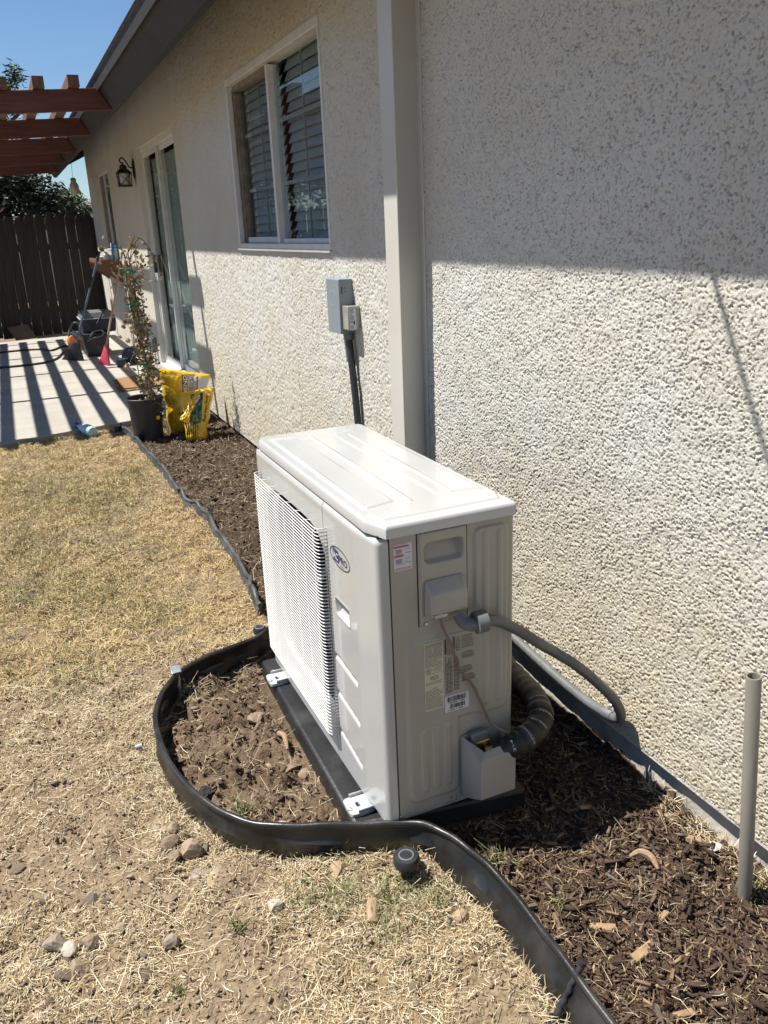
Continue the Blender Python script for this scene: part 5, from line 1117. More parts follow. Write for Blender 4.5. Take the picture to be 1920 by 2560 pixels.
yy = g.uniform(-1.0, -0.15, 800); xx = -g.random(800) ** 2 * 0.05 - 0.005
blades('straw', 'dry straw gathered along the foot of the wall', xx, yy, g.uniform(0.02, 0.06, 800), g.uniform(0.001, 0.002, 800), np.abs(g.normal(0.4, 0.3, 800)), straw_cols(800, [.3, .25, .2, .1, .05, .1], g), 28)
yy = g.uniform(-0.95, 1.0, 1500); xx = edge_x(yy) - 0.008 - 0.034 * (yy < -0.12) - g.random(1500) ** 2 * 0.05
blades('dry_grass', 'dry grass tufts along the outer foot of the edging', xx, yy, g.uniform(0.02, 0.055, 1500), g.uniform(0.001, 0.002, 1500), np.abs(g.normal(0.7, 0.35, 1500)), straw_cols(1500, [.3, .25, .15, .1, .1, .1], g), 29)
GR = np.array([(0.105, 0.125, 0.045), (0.165, 0.18, 0.072), (0.26, 0.25, 0.12), (0.08, 0.10, 0.04)])
def green_cols(n): return GR[g.integers(0, 4, n)] * g.uniform(0.8, 1.2, (n, 1))
gx = []; gy = []
for (cx0, cy0, r_, n) in ((-0.86, -0.12, .07, 190), (-0.74, -0.16, .06, 150), (-0.80, -0.26, .07, 130), (-0.95, -0.10, .05, 70), (-0.66, -0.24, .05, 110), (-1.0, 0.25, .03, 70), (-1.5, 3.6, .28, 1700), (-1.27, 3.4, .26, 1700), (-1.08, 3.05, .2, 1100), (-1.47, 2.1, .2, 1400), (-1.18, 1.95, .18, 1200), (-0.95, 3.3, .2, 1000), (-1.4, 2.6, .22, 1200), (-1.0, 1.6, .12, 500), (-0.80, 3.6, .12, 500), (-1.35, 1.3, .12, 400), (-1.1, 2.5, .14, 450), (-0.9, 2.3, .12, 400), (-1.25, 4.4, .2, 500), (-1.5, 2.8, .16, 500), (-1.62, 1.5, .1, 250)):
    a_ = g.normal(cx0, r_ * .6, n); b_ = g.normal(cy0, r_ * .6 * (1.6 if cy0 > 1 else 1), n); m = lawn_ok(a_, b_); gx.append(a_[m]); gy.append(b_[m])
x = np.concatenate(gx); y = np.concatenate(gy); n = len(x)
blades('green_grass', 'patches of greener grass surviving in the dry lawn', x, y, g.uniform(0.018, 0.045, n), g.uniform(0.0014, 0.0026, n), np.abs(g.normal(0.85, 0.35, n)), green_cols(n), 30)
def weed(x, y, n, label, L=0.05, name='weed', w=0.003, cat='weed', dry=False):
    a_ = g.normal(x, 0.008, n); b_ = g.normal(y, 0.008, n)
    o = blades(name, label, a_, b_, g.uniform(L * .6, L * 1.3, n), np.full(n, w), np.abs(g.normal(0.75, 0.35, n)), straw_cols(n, [.3, .25, .25, .1, .05, .05], g) if dry else green_cols(n) * 0.9, int(n + 1000 * abs(x)))
    del o['kind']; o['category'] = cat; return o
weed(-1.112, -0.117, 34, 'dark green weed clump low on the dry lawn', 0.035)
weed(-1.269, -0.222, 22, 'small bright green weed near the bottom of the lawn', 0.025)
weed(-0.494, -0.204, 40, 'green grass tuft growing in the mulch beside the edging top', 0.06)
weed(-1.004, 0.262, 30, 'sparse green tuft inside the loop by the edging curve', 0.06)
weed(-0.03, -0.56, 26, 'green sprig in the straw at the foot of the grey pipe', 0.04)
weed(-0.43, -0.39, 22, 'pale green sprouts in the middle of the mulch', 0.03)
weed(-1.015, 0.955, 60, 'dried brown grass clump beside the metal stake', 0.09, 'dry_tuft', 0.002, 'grass clump', True)
weed(-0.74, 0.03, 7, 'thin green sprout against the near pad corner', 0.06, 'weed', 0.0016)
# ------------------------------------------------------------------ things by the patio
lan = thing('wall_lantern', 'black iron lantern with crossed bars hanging by the sliding door', 'lantern', (-0.02, 7.45, 2.12))
link('wall_plate', MB().lathe([(0.058, 0.0), (0.058, 0.006), (0.045, 0.014), (0.0, 0.018)], n=24, M=Matrix.Translation((-0.002, 7.43, 2.12)) @ Matrix.Diagonal((1, 1, 1.6, 1)) @ Matrix.Rotation(R(-90), 4, 'Y')), M_iron, parent=lan, smooth=40)
link('arm', MB().tube(crom([(-0.015, 7.43, 2.13), (-0.045, 7.435, 2.135), (-0.075, 7.442, 2.19), (-0.105, 7.448, 2.222), (-0.130, 7.45, 2.205), (-0.122, 7.45, 2.178), (-0.105, 7.45, 2.180)], 5), 0.007, 8), M_iron, parent=lan, smooth=60)
LX_, LY_ = -0.105, 7.45
link('roof', MB().lathe([(0.078, 2.078), (0.080, 2.084), (0.050, 2.112), (0.036, 2.122), (0.036, 2.145), (0.022, 2.158), (0.008, 2.166), (0.008, 2.182)], c=(LX_, LY_, 0), n=22), M_iron, parent=lan, smooth=35)
mb = MB().box((LX_ - 0.063, LY_ - 0.063, 1.958), (LX_ + 0.063, LY_ + 0.063, 1.972))
for sx in (-1, 1):
    for sy in (-1, 1):
        mb.tube([(LX_ + sx * 0.054, LY_ + sy * 0.054, 1.97), (LX_ + sx * 0.062, LY_ + sy * 0.062, 2.08)], 0.005, 6)
for s in (-1, 1):
    mb.tube([(LX_ - 0.055 * s, LY_ - 0.060, 1.972), (LX_ + 0.060 * s, LY_ - 0.064, 2.078)], 0.003, 5); mb.tube([(LX_ - 0.060, LY_ - 0.055 * s, 1.972), (LX_ - 0.064, LY_ + 0.060 * s, 2.078)], 0.003, 5)
link('cage', mb, M_iron, parent=lan)
link('glass_body', MB().lathe([(0.045, 1.973), (0.049, 2.077)], c=(LX_, LY_, 0), n=16), M_lglass, parent=lan, smooth=40)

# fold-down shelf under the far window with odds and ends on it
sh = thing('wall_shelf', 'brown wooden box shelf fixed to the wall below the far window', 'shelf', (-0.12, 10.1, 1.1))
mb = MB().add([(-0.01, 9.40, 1.235), (-0.245, 9.40, 1.235), (-0.245, 9.40, 1.10), (-0.01, 9.40, 0.945), (-0.01, 9.42, 1.235), (-0.245, 9.42, 1.235), (-0.245, 9.42, 1.10), (-0.01, 9.42, 0.945)], [(0, 1, 2, 3), (7, 6, 5, 4), (0, 4, 5, 1), (1, 5, 6, 2), (2, 6, 7, 3), (3, 7, 4, 0)])
link('side_board', mb, M_terra_wood, parent=sh)
mb = MB().add([(x, y + 1.48, z) for x, y, z in mb.v], mb.f); link('side_board', mb, M_terra_wood, parent=sh)
link('front_board', MB().box((-0.245, 9.421, 1.10), (-0.225, 10.879, 1.235)), M_terra_wood, parent=sh)
link('shelf_board', MB().box((-0.224, 9.421, 1.195), (-0.01, 10.879, 1.215)), M_terra_wood, parent=sh)
o = P(link('carton', MB().box((-0.085, 9.55, 1.216), (0.0 - 0.012, 9.63, 1.425)), [M_inkw, M_blue]), 'tall blue and white carton standing on the wall shelf', 'carton')
o.data.polygons[2].material_index = 1; o.data.polygons[5].material_index = 0
link('print', MB().box((-0.055, 9.5485, 1.225), (-0.02, 9.5495, 1.40)), M_sky, parent=o)
P(link('bottle', MB().lathe([(0.035, 1.2155), (0.038, 1.225), (0.038, 1.29), (0.015, 1.31), (0.015, 1.325)], c=(-0.15, 9.62, 0), n=16), M_bottle, smooth=40), 'squat milky bottle on the shelf between broom and carton', 'bottle')
P(link('jar', MB().lathe([(0.030, 1.2155), (0.032, 1.225), (0.032, 1.275), (0.028, 1.28)], c=(-0.10, 9.75, 0), n=16), M_bottle, smooth=40), 'low milky jar on the shelf close to the blue carton', 'jar')
P(link('tape_roll', MB().lathe([(0.04, 1.2155), (0.045, 1.225), (0.045, 1.262), (0.03, 1.266)], c=(-0.205, 9.85, 0), n=16), M_inkw, smooth=40), 'white roll lying on the outer end of the wall shelf', 'roll')

# brooms
br = thing('broom', 'black angled broom with blue grey handle leaning against the shelf', 'broom', (-0.78, 8.83, 0.14))
H0 = Vector((-0.705, 8.80, 0.37)); H1 = Vector((-0.315, 8.70, 1.345)); q = lambda t: H0.lerp(H1, t)
link('handle', MB().tube([H0, H1], 0.0125, 10), M_bluegrey, parent=br, smooth=50)
link('grip', MB().tube([q(0.60), q(0.72)], 0.0155, 10), M_black, parent=br, smooth=50); link('grip', MB().tube([q(0.90), q(1.0)], 0.0150, 10), M_black, parent=br, smooth=50)
mb = MB().hexa([(-0.885, 8.99, 0.145), (-0.69, 8.70, 0.145), (-0.66, 8.72, 0.145), (-0.855, 9.01, 0.145), (-0.735, 8.83, 0.36), (-0.69, 8.77, 0.36), (-0.68, 8.78, 0.36), (-0.725, 8.84, 0.36)])
o = link('bristle_head', mb, M_black, parent=br); bevel(o, 0.006)
mb = MB()
for k in range(26):
    t = k / 25; a_ = Vector((-0.885, 8.99, 0.142)).lerp(Vector((-0.69, 8.70, 0.142)), t); b_ = Vector((-0.733, 8.83, 0.34)).lerp(Vector((-0.692, 8.77, 0.34)), t)
    mb.tube([b_ + Vector((-0.004, -0.003, 0)), a_ + Vector((-0.006, -0.004, 0))], [0.002, 0.0045], 5)
link('bristles', mb, M_black, parent=br, kind='stuff')
b2 = thing('broom', 'pink bristled broom with worn wooden handle leaning by the rose', 'broom', (-0.49, 8.2, 0.14))
G0 = Vector((-0.445, 8.14, 0.36)); G1 = Vector((-0.135, 8.15, 1.335))
link('handle', MB().tube([G0, G0.lerp(G1, .5), G1], 0.0115, 10), M_handle, parent=b2, smooth=50)
mb = MB().hexa([(-0.530, 8.33, 0.142), (-0.458, 8.09, 0.142), (-0.435, 8.10, 0.142), (-0.507, 8.34, 0.142), (-0.462, 8.17, 0.37), (-0.443, 8.12, 0.37), (-0.430, 8.125, 0.37), (-0.449, 8.175, 0.37)])
o = link('bristle_head', mb, M_pink, parent=b2); bevel(o, 0.005)
mb = MB()
for k in range(22):
    t = k / 21; a_ = Vector((-0.534, 8.335, 0.141)).lerp(Vector((-0.455, 8.085, 0.141)), t); b_ = Vector((-0.460, 8.17, 0.35)).lerp(Vector((-0.442, 8.12, 0.35)), t)
    mb.tube([b_ + Vector((-0.003, -0.003, 0)), a_ + Vector((-0.004, -0.004, 0))], [0.002, 0.004], 5)
link('bristles', mb, M_pink, parent=b2, kind='stuff')

# tote, cooler, blower, hose
to = thing('tote_bin', 'black tapered tote bin on the patio under the dark blue cooler', 'bin', (-0.46, 9.15, 0.14))
o = link('tub', MB().hexa([(-0.595, 9.0, 0.142), (-0.345, 9.0, 0.142), (-0.345, 9.40, 0.142), (-0.595, 9.40, 0.142), (-0.625, 8.97, 0.40), (-0.315, 8.97, 0.40), (-0.315, 9.43, 0.40), (-0.625, 9.43, 0.40)]), M_black, parent=to); bevel(o, 0.015, 3)
o = link('rim', MB().box((-0.635, 8.96, 0.395), (-0.305, 9.44, 0.412)), M_black, parent=to); bevel(o, 0.005)
co = thing('cooler', 'dark blue cooler with grey lid sitting on the black tote', 'cooler', (-0.42, 9.25, 0.42))
o = link('body', MB().hexa([(-0.60, 9.06, 0.414), (-0.22, 9.06, 0.414), (-0.22, 9.46, 0.414), (-0.60, 9.46, 0.414), (-0.61, 9.05, 0.575), (-0.205, 9.05, 0.575), (-0.205, 9.47, 0.575), (-0.61, 9.47, 0.575)]), M_darkblue, parent=co); bevel(o, 0.015, 3)
o = link('trim', MB().box((-0.622, 9.04, 0.571), (-0.195, 9.48, 0.584)), M_ltgrey, parent=co); bevel(o, 0.004)
o = link('lid', MB().hexa([(-0.615, 9.045, 0.5845), (-0.20, 9.045, 0.5845), (-0.20, 9.475, 0.5845), (-0.615, 9.475, 0.5845), (-0.575, 9.08, 0.655), (-0.24, 9.08, 0.655), (-0.24, 9.44, 0.655), (-0.575, 9.44, 0.655)]), M_grey, parent=co); bevel(o, 0.012, 3)
link('handle', MB().tube(crom([(-0.56, 9.04, 0.57), (-0.53, 9.02, 0.52), (-0.46, 9.01, 0.50), (-0.40, 9.03, 0.57), (-0.34, 9.06, 0.66), (-0.28, 9.08, 0.69)], 5), 0.010, 8), M_black, parent=co, smooth=60)
P(link('tool_cord', MB().tube(crom([(-0.55, 8.97, 0.36), (-0.50, 8.94, 0.43), (-0.42, 8.93, 0.45), (-0.38, 8.94, 0.42), (-0.42, 8.95, 0.38), (-0.52, 8.96, 0.36), (-0.58, 8.96, 0.33)], 6), 0.009, 8), M_grey, smooth=60), 'grey looped cord hanging over the side of the tote bin', 'cord')
bl = thing('leaf_blower', 'grey and orange garden blower standing left of the tote bin', 'leaf blower', (-0.64, 9.8, 0.14))
o = link('housing', MB().lathe([(0.0, -0.06), (0.07, -0.055), (0.095, -0.02), (0.095, 0.03), (0.07, 0.06), (0, 0.065)], n=18, M=Matrix.Translation((-0.665, 9.8, 0.25)) @ Matrix.Rotation(R(70), 4, 'X')), M_orange, parent=bl, smooth=40)
o = link('shroud', MB().hexa([(-0.70, 9.68, 0.36), (-0.52, 9.66, 0.20), (-0.50, 9.76, 0.20), (-0.68, 9.78, 0.36), (-0.69, 9.68, 0.40), (-0.505, 9.66, 0.27), (-0.485, 9.76, 0.27), (-0.67, 9.78, 0.40)]), M_ltgrey, parent=bl); bevel(o, 0.01)
link('handle', MB().tube(crom([(-0.735, 9.8, 0.31), (-0.71, 9.8, 0.40), (-0.66, 9.8, 0.475), (-0.60, 9.8, 0.475), (-0.58, 9.8, 0.40)], 6), 0.011, 8), M_grey, parent=bl, smooth=60)
hz = [(-1.6, 8.72), (-1.35, 8.70), (-1.147, 8.748), (-1.06, 8.819), (-0.935, 9.082), (-0.82, 9.7), (-0.72, 10.1), (-0.80, 10.25), (-0.961, 9.907), (-1.09, 10.146), (-1.4, 10.2), (-1.8, 10.1)]
P(link('garden_hose', MB().tube(crom([(x, y, 0.153) for x, y in hz], 7), 0.012, 8), M_black, smooth=60), 'black hose lying across the striped patio', 'hose')
dr = P(link('speaker_drum', MB().lathe([(0.0, 0.0), (0.085, 0.0), (0.095, 0.012), (0.095, 0.15), (0.08, 0.165), (0.0, 0.165)], n=24, M=Matrix.Translation((-0.235, 7.98, 0.237)) @ Matrix.Rotation(R(60), 4, 'Z') @ Matrix.Rotation(R(90), 4, 'Y')), M_darkblue, smooth=35), 'dark blue round canister lying on the patio behind the rose', 'canister')
bx_ = P(link('small_box', MB().hexa([(-0.39, 7.86, 0.142), (-0.285, 7.90, 0.142), (-0.255, 8.12, 0.142), (-0.36, 8.08, 0.142), (-0.39, 7.86, 0.215), (-0.285, 7.90, 0.215), (-0.255, 8.12, 0.215), (-0.36, 8.08, 0.215)]), M_darkblue), 'small dark box with pale blue top label on the patio', 'box'); bevel(bx_, 0.004)
link('label_sheet', MB().hexa([(-0.372, 7.895, 0.2155), (-0.292, 7.925, 0.2155), (-0.275, 8.06, 0.2155), (-0.352, 8.03, 0.2155), (-0.372, 7.895, 0.2165), (-0.292, 7.925, 0.2165), (-0.275, 8.06, 0.2165), (-0.352, 8.03, 0.2165)]), M_sky, parent=bx_)
ob = thing('outlet_cover', 'grey weatherproof outlet box on the wall beside the sliding door', 'outlet', (-0.02, 7.55, 0.40))
o = link('cover', MB().box((-0.055, 7.42, 0.33), (-0.003, 7.50, 0.475)), M_grey, parent=ob); bevel(o, 0.008)
ob = thing('hose_bib_cover', 'dark arched tap cover on the wall left of the grey outlet box', 'tap cover', (-0.02, 7.7, 0.38))
o = link('cover', MB().prism([(7.60, 0.31), (7.60, 0.42), (7.625, 0.45), (7.66, 0.455), (7.69, 0.43), (7.69, 0.31)], 0, -0.06, -0.003), M_pvc_in, parent=ob); bevel(o, 0.006)
mt = P(link('doormat', MB().hexa([(-0.525, 6.27, 0.1415), (-0.15, 6.36, 0.1415), (-0.10, 7.20, 0.1415), (-0.495, 7.04, 0.1415), (-0.525, 6.27, 0.153), (-0.15, 6.36, 0.153), (-0.10, 7.20, 0.153), (-0.495, 7.04, 0.153)]), M_mat), 'frayed brown coir doormat in front of the sliding door', 'doormat')
mb = MB()
for k in range(60):
    t = random.random(); a_ = Vector((-0.525, 6.27, 0.148)).lerp(Vector((-0.495, 7.04, 0.148)), t); mb.tube([a_, a_ + Vector((random.uniform(-.05, -.015), random.uniform(-.02, .02), -0.003))], 0.003, 4)
link('frayed_fibre', mb, M_mat, parent=mt, kind='stuff')
cb = P(link('cardboard_sheet', MB().add([(-1.44, 11.93, 0.30), (-1.165, 11.98, 0.33), (-1.07, 11.72, 0.145), (-1.355, 11.68, 0.135), (-1.27, 11.86, 0.265)] + [(x, y, z - 0.006) for x, y, z in [(-1.44, 11.93, 0.30), (-1.165, 11.98, 0.33), (-1.07, 11.72, 0.145), (-1.355, 11.68, 0.135), (-1.27, 11.86, 0.265)]], [(0, 3, 4), (3, 2, 4), (2, 1, 4), (1, 0, 4), (5, 9, 8), (8, 9, 7), (7, 9, 6), (6, 9, 5), (0, 5, 8, 3), (3, 8, 7, 2), (2, 7, 6, 1), (1, 6, 5, 0)]), M_card), 'brown cardboard sheet leaning at the foot of the fence', 'cardboard')
ft = thing('fly_trap', 'clear hanging fly trap bag with bright green top under the eave end', 'fly trap', (-0.285, 11.0, 2.24))
link('string', MB().tube([(-0.283, 11.0, 2.46), (-0.290, 11.0, 2.27)], 0.0025, 5), M_black, parent=ft)
o = link('cap', MB().lathe([(0.035, 2.225), (0.04, 2.235), (0.03, 2.265), (0.0, 2.27)], c=(-0.29, 11.0, 0), n=12), M_green, parent=ft, smooth=40)
link('bag', MB().lathe([(0.03, 2.225), (0.06, 2.17), (0.055, 2.08), (0.0, 2.04)], c=(-0.29, 11.0, 0), n=12), mat('trap_bag', (0.46, 0.42, 0.36), 0.3), parent=ft, smooth=60)

# spray bottle on the lawn
sb = thing('spray_bottle', 'pale blue spray bottle with dark blue nozzle lying at the patio edge', 'bottle', (-1.0, 4.85, 0.13))
Mb = Matrix.Translation((-0.945, 4.70, 0.142)) @ (Vector((-0.115, 0.33, 0.02)).normalized()).to_track_quat('Z', 'Y').to_matrix().to_4x4()
link('body', MB().lathe([(0.0, 0.0), (0.036, 0.004), (0.041, 0.02), (0.041, 0.13), (0.033, 0.17), (0.020, 0.21), (0.018, 0.235)], n=20, M=Mb), M_sky, parent=sb, smooth=45)
link('band', MB().lathe([(0.0415, 0.05), (0.042, 0.052), (0.042, 0.11), (0.0415, 0.112)], n=20, M=Mb, cap=False), M_bottle, parent=sb, smooth=45)
link('collar', MB().lathe([(0.021, 0.235), (0.022, 0.262), (0.016, 0.27)], n=14, M=Mb), M_navy, parent=sb, smooth=45)
link('trigger', MB().tube([Mb @ Vector((0, 0, 0.265)), Mb @ Vector((0.0, 0.0, 0.30)), Mb @ Vector((-0.02, 0.0, 0.34))], [0.017, 0.017, 0.009], 8).tube([Mb @ Vector((0.01, 0.015, 0.275)), Mb @ Vector((0.02, 0.06, 0.22))], 0.005, 6), M_navy, parent=sb, smooth=45)

# ------------------------------------------------------------------ soil bags
def bag(name, label, BL, BR, TR, TL, nrm, thick, zone, seed, lean=0.0, wr=0.0036):
    BL, BR, TR, TL, nrm = map(Vector, (BL, BR, TR, TL, nrm)); nrm.normalize(); A1 = band(seed, 256, 40); A2 = band(seed + 1, 256, 14)
    def S(u, v, side=1):
        p = BL.lerp(BR, u).lerp(TL.lerp(TR, u), v); e = max(0.0, (1 - abs(2 * u - 1) ** 3.5) * (1 - abs(2 * v - 1) ** 5)) ** 0.5
        w = float(samp(A1, np.array(u * 130.), np.array(v * 180.))) * wr + float(samp(A2, np.array(u * 130.), np.array(v * 180.))) * wr * 0.35
        edge_w = 0.0045 * math.sin(v * 17 + seed) * (1 if u < 0.5 else -1) * (abs(2 * u - 1) ** 4)
        return p + (BR - BL).normalized() * edge_w + nrm * (side * (e * thick * 0.5) + w * (0.35 + 0.65 * e) * (1 if side > 0 else 0.4)) + nrm * lean * v * v
    nu, nv = 60, 84; V = []; C = []
    for side in (1, -1):
        for i in range(nu):
            for j in range(nv):
                u = i / (nu - 1); v = j / (nv - 1); V.append(S(u, v, side)); C.append(zone(u, v) if side > 0 else (0.55, 0.36, 0.02))
    F = grid_faces(nu, nv); F = np.concatenate([F, F[:, ::-1] + nu * nv])
    o = link(name, np_mesh(name, np.array([list(p) for p in V]), F, np.array(C)), M_soilbag, smooth=180)
    return P(o, label, 'soil bag'), S
YEL = (0.66, 0.40, 0.008); BLK = (0.022, 0.020, 0.018); GRN = (0.006, 0.075, 0.035); SIL = (0.52, 0.53, 0.56)
def zf(u, v):
    if 0.36 < u < 0.70 and 0.32 + 0.06 * u < v < 0.93: return GRN
    if u < 0.58 and v < 0.40: return BLK if (u * 11) % 1.0 < 0.55 else YEL
    if u < 0.36 and 0.40 <= v < 0.62: return BLK
    return YEL
bagF, SF = bag('soil_bag', 'yellow garden soil bag with green panel slumped against the wall', (-0.365, 4.20, 0.095), (-0.235, 4.17, 0.095), (-0.105, 4.30, 0.445), (-0.375, 4.30, 0.43), (-0.18, -1, 0.15), 0.13, zf, 41)
mb = MB()
def onbag(S, u0, v0, du, dv, off=0.003):
    """text runs up the bag (v), letters' up is towards -u"""
    def f(x, y):
        u = u0 - y * du; v = v0 + x * dv; e = 0.01
        p = Vector(S(u, v)); n = (Vector(S(u + e, v)) - p).cross(Vector(S(u, v + e)) - p).normalized(); n = n if n.y < 0 else -n
        return p + n * off
    return f
put_text(mb, 'Ar', 0.24, 0.16, (0, 0, 0), UX, W, 0.03, surf=onbag(SF, 0.62, 0.70, 1, 1))
link('lettering', mb, M_inkw, parent=bagF)
mb = MB(); put_text(mb, 'Garden Soil', 0.50, 0.075, (0, 0, 0), UX, W, 0.02, surf=onbag(SF, 0.85, 0.36, 1, 1)); put_text(mb, 'for flowers', 0.24, 0.03, (0, 0, 0), UX, W, 0.0, surf=onbag(SF, 0.91, 0.60, 1, 1))
link('lettering', mb, M_ink, parent=bagF)
n = 24; mb = MB()
for (u0, v0, ra, rb) in ((0.47, 0.46, 0.075, 0.066), (0.47, 0.46, 0.045, 0.038)):
    V = []
    for rr2 in (ra, rb):
        for k in range(n): t = 2 * math.pi * k / n; V.append(onbag(SF, u0, v0, 1, 1, 0.0035)(rr2 * 0.8 * math.cos(t), rr2 * 1.2 * math.sin(t)))
    mb.add(V, [(k, (k + 1) % n, n + (k + 1) % n, n + k) for k in range(n)])
link('emblem', mb, M_yellow, parent=bagF)
fl, SFl = bag('flap', None, (-0.400, 4.16, 0.268), (-0.350, 4.15, 0.235), (-0.215, 4.22, 0.462), (-0.262, 4.24, 0.420), (-0.3, -1, 0.3), 0.012, lambda u, v: YEL, 47, wr=0.0015)
fl.parent = bagF; del fl['category']
mb = MB(); V = []
for rr2 in (0.20, 0.16):
    for k in range(n): t = 2 * math.pi * k / n; p = Vector(SFl(0.45 + rr2 * math.cos(t), 0.55 + rr2 * 0.4 * math.sin(t))); V.append(p + Vector((-0.001, -0.004, 0.001)))
mb.add(V, [(k, (k + 1) % n, n + (k + 1) % n, n + k) for k in range(n)]); link('ring_mark', mb, M_ink, parent=bagF)
def zb_(u, v):
    if v > 0.93: return YEL
    if u < 0.42: return YEL
    if u < 0.53: return BLK
    if 0.72 < u < 0.76: return (0.05, 0.055, 0.07)
    return SIL
bagB, SB = bag('soil_bag', 'yellow and silver soil amendment bag standing behind the slumped bag', (-0.430, 4.50, 0.10), (-0.20, 4.46, 0.10), (-0.085, 4.50, 0.505), (-0.450, 4.46, 0.595), (-0.05, -1, 0.18), 0.12, zb_, 51)
mb = MB(); put_text(mb, 'AMEND', 0.40, 0.075, (0, 0, 0), UX, W, 0.03, surf=onbag(SB, 0.515, 0.53, 1, 1)); link('lettering', mb, M_inkw, parent=bagB)
mb = MB(); g_ = random.Random(4)
for k in range(9):
    u = 0.565 + 0.017 * k; v = 0.45
    while v < 0.86:
        w = g_.uniform(0.02, 0.07); f_ = onbag(SB, u, v, 1, 1, 0.002); mb.add([f_(0, 0), f_(w, 0), f_(w, 0.008), f_(0, 0.008)], [(0, 1, 2, 3)]); v += w + 0.012
link('print', mb, M_inkg, parent=bagB)

# ------------------------------------------------------------------ potted rose
pot = thing('plant_pot', 'large black nursery pot on the soil at the patio corner', 'plant pot', (-0.585, 4.40, 0.10))
link('tub', MB().lathe([(0.095, 0.08), (0.098, 0.09), (0.120, 0.385), (0.128, 0.388), (0.131, 0.395), (0.131, 0.412), (0.126, 0.415), (0.118, 0.41), (0.112, 0.36), (0.0, 0.355)], c=(-0.590, 4.40, 0), n=36), M_pot, parent=pot, smooth=35)
link('soil', MB().lathe([(0.112, 0.362), (0.0, 0.372)], c=(-0.590, 4.40, 0), n=20, cap=False), M_chips[0], parent=pot)
link('price_label', MB().hexa([(-0.536, 4.297, 0.262), (-0.512, 4.303, 0.262), (-0.511, 4.306, 0.262), (-0.535, 4.300, 0.262), (-0.535, 4.2955, 0.288), (-0.511, 4.3015, 0.288), (-0.510, 4.306, 0.288), (-0.534, 4.300, 0.288)]), M_yellow, parent=pot)
mb = MB(); put_text(mb, '$9', 0.016, 0.012, (-0.531, 4.2955, 0.2685), (0.97, 0.24, 0), W, 0.02); 
rose = thing('rose_bush', 'withered climbing rose tied to a wooden stake in the black pot', 'rose', (-0.56, 4.39, 0.37))
S0 = Vector((-0.528, 4.36, 0.30)); S1 = Vector((-0.592, 4.38, 1.335))
link('stake', MB().tube([S0, S1], 0.011, 8), M_bamboo, parent=rose, smooth=50)
mb = MB(); g_ = random.Random(12); stems = []
for k in range(4):
    pts = []; ph = g_.uniform(0, 6)
    for i in range(9):
        t = i / 8; c = Vector((-0.60 + 0.02 * k - 0.0 * t, 4.40, 0.36)).lerp(S0.lerp(S1, 1.0), t) + Vector((0.022 * math.sin(ph + 5 * t) + 0.01, 0.02 * math.cos(ph + 4 * t), 0.02 * k * t)); pts.append(c)
    pts.append(pts[-1] + Vector((g_.uniform(-.02, .12), 0, g_.uniform(.05, .13)))); stems.append(pts); mb.tube(crom(pts, 3), 0.0034, 6)
mb.tube(crom([(-0.575, 4.38, 1.30), (-0.60, 4.37, 1.40), (-0.66, 4.36, 1.43), (-0.74, 4.36, 1.415)], 5), 0.0028, 5); mb.tube(crom([(-0.56, 4.38, 1.34), (-0.52, 4.37, 1.47), (-0.47, 4.36, 1.47), (-0.42, 4.36, 1.40)], 5), 0.0028, 5); mb.tube(crom([(-0.57, 4.38, 0.72), (-0.62, 4.36, 0.72), (-0.665, 4.36, 0.65)], 5), 0.0025, 5); mb.tube(crom([(-0.55, 4.38, 0.62), (-0.49, 4.36, 0.60), (-0.41, 4.34, 0.56)], 5), 0.0028, 5)
link('stem', mb, M_stem, parent=rose, smooth=60)
gg = np.random.default_rng(14); nL = 1350
tt = gg.random(nL) ** 0.9; base_ = np.array(S0)[None] * (1 - tt)[:, None] + np.array(S1)[None] * tt[:, None]; spread = np.where(tt > 0.88, 0.075, np.where(tt < 0.45, 0.042, 0.028))[:, None]
Cc = base_ + gg.standard_normal((nL, 3)) * spread * np.array([1, 0.9, 0.8]) + np.array([0.012, 0, 0.0]) + (tt > 0.88)[:, None] * np.array([0.03, 0, 0.03])
a = gg.standard_normal((nL, 3)); a /= np.linalg.norm(a, axis=1)[:, None]; b = np.cross(a, gg.standard_normal((nL, 3))); b /= np.linalg.norm(b, axis=1)[:, None]; s = gg.uniform(0.011, 0.023, nL)[:, None]
V = np.stack([Cc - a * s, Cc + b * s * .45, Cc + a * s, Cc - b * s * .45], 1).reshape(-1, 3)
pc = np.array([(0.10, 0.115, 0.04), (0.19, 0.17, 0.07), (0.26, 0.18, 0.09), (0.10, 0.085, 0.04), (0.33, 0.25, 0.15)])[gg.integers(0, 5, nL)]
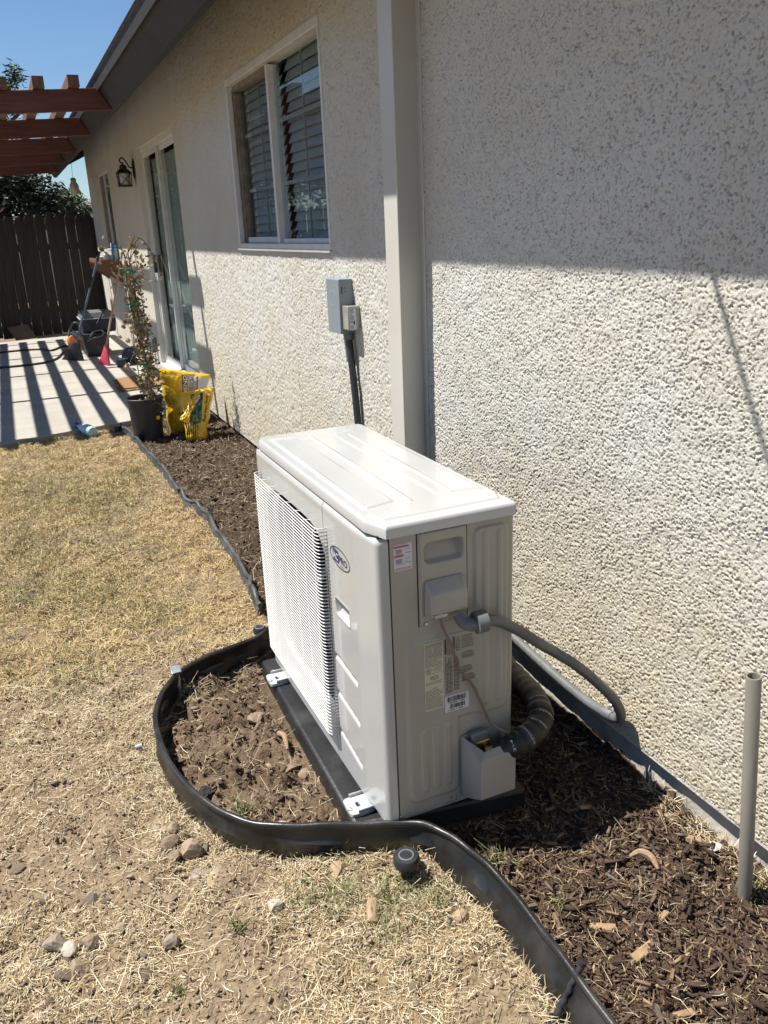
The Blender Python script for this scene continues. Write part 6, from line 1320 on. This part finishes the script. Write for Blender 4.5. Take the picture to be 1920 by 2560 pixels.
link('foliage', np_mesh('foliage', V, np.arange(4 * nL).reshape(-1, 4), np.repeat(pc, 4, 0)), M_leaf, parent=rose, kind='stuff')
mb = MB(); g_ = random.Random(9)
for ring in range(3):
    for k in range(6):
        t = k * math.pi / 3 + ring * 0.5; op = 0.9 - ring * 0.35; d = Vector((math.cos(t) * op, math.sin(t) * op, 0.55 + 0.2 * ring)); sd = Vector((-math.sin(t), math.cos(t), 0)); up = Vector((0, 0, 1))
        mb.add([Vector((0, 0, 0)), d * 0.55 + sd * 0.42, d * 1.0 + up * 0.1 * g_.uniform(-1, 1), d * 0.55 - sd * 0.42], [(0, 1, 2, 3)])
fme = mb.mesh('flower')
for (x, z) in ((-0.528, 1.484), (-0.476, 1.443), (-0.74, 1.418), (-0.554, 1.413), (-0.522, 1.388), (-0.49, 1.333), (-0.64, 0.984), (-0.65, 0.945), (-0.666, 0.91), (-0.623, 0.906), (-0.70, 0.837), (-0.539, 0.847), (-0.671, 0.647), (-0.561, 0.685), (-0.535, 0.633), (-0.522, 0.673), (-0.652, 0.816), (-0.539, 1.435), (-0.698, 0.625), (-0.60, 0.865), (-0.615, 0.40)):
    o = link('flower', fme, M_petal, parent=rose); s_ = g_.uniform(0.021, 0.030); o.scale = (s_, s_, s_ * 0.9); o.location = (x, 4.355, z); o.rotation_euler = (g_.uniform(0.3, 1.6), g_.uniform(-.8, .8), g_.uniform(0, 6))
for z in (1.268, 1.056, 0.648):
    t = (z - S0.z) / (S1.z - S0.z); c = S0.lerp(S1, t)
    link('plant_tie', MB().lathe([(0.030, -0.010), (0.032, 0.0), (0.030, 0.010)], c=c + Vector((0.012, 0.01, 0)), n=16, cap=False).hexa([c + Vector(v) for v in ((-0.055, -0.028, -0.002), (0.0, -0.028, -0.008), (0.0, -0.026, -0.008), (-0.055, -0.026, -0.002), (-0.055, -0.028, 0.006), (0.0, -0.028, 0.008), (0.0, -0.026, 0.008), (-0.055, -0.026, 0.006))]), M_green_tie, parent=rose, smooth=50)
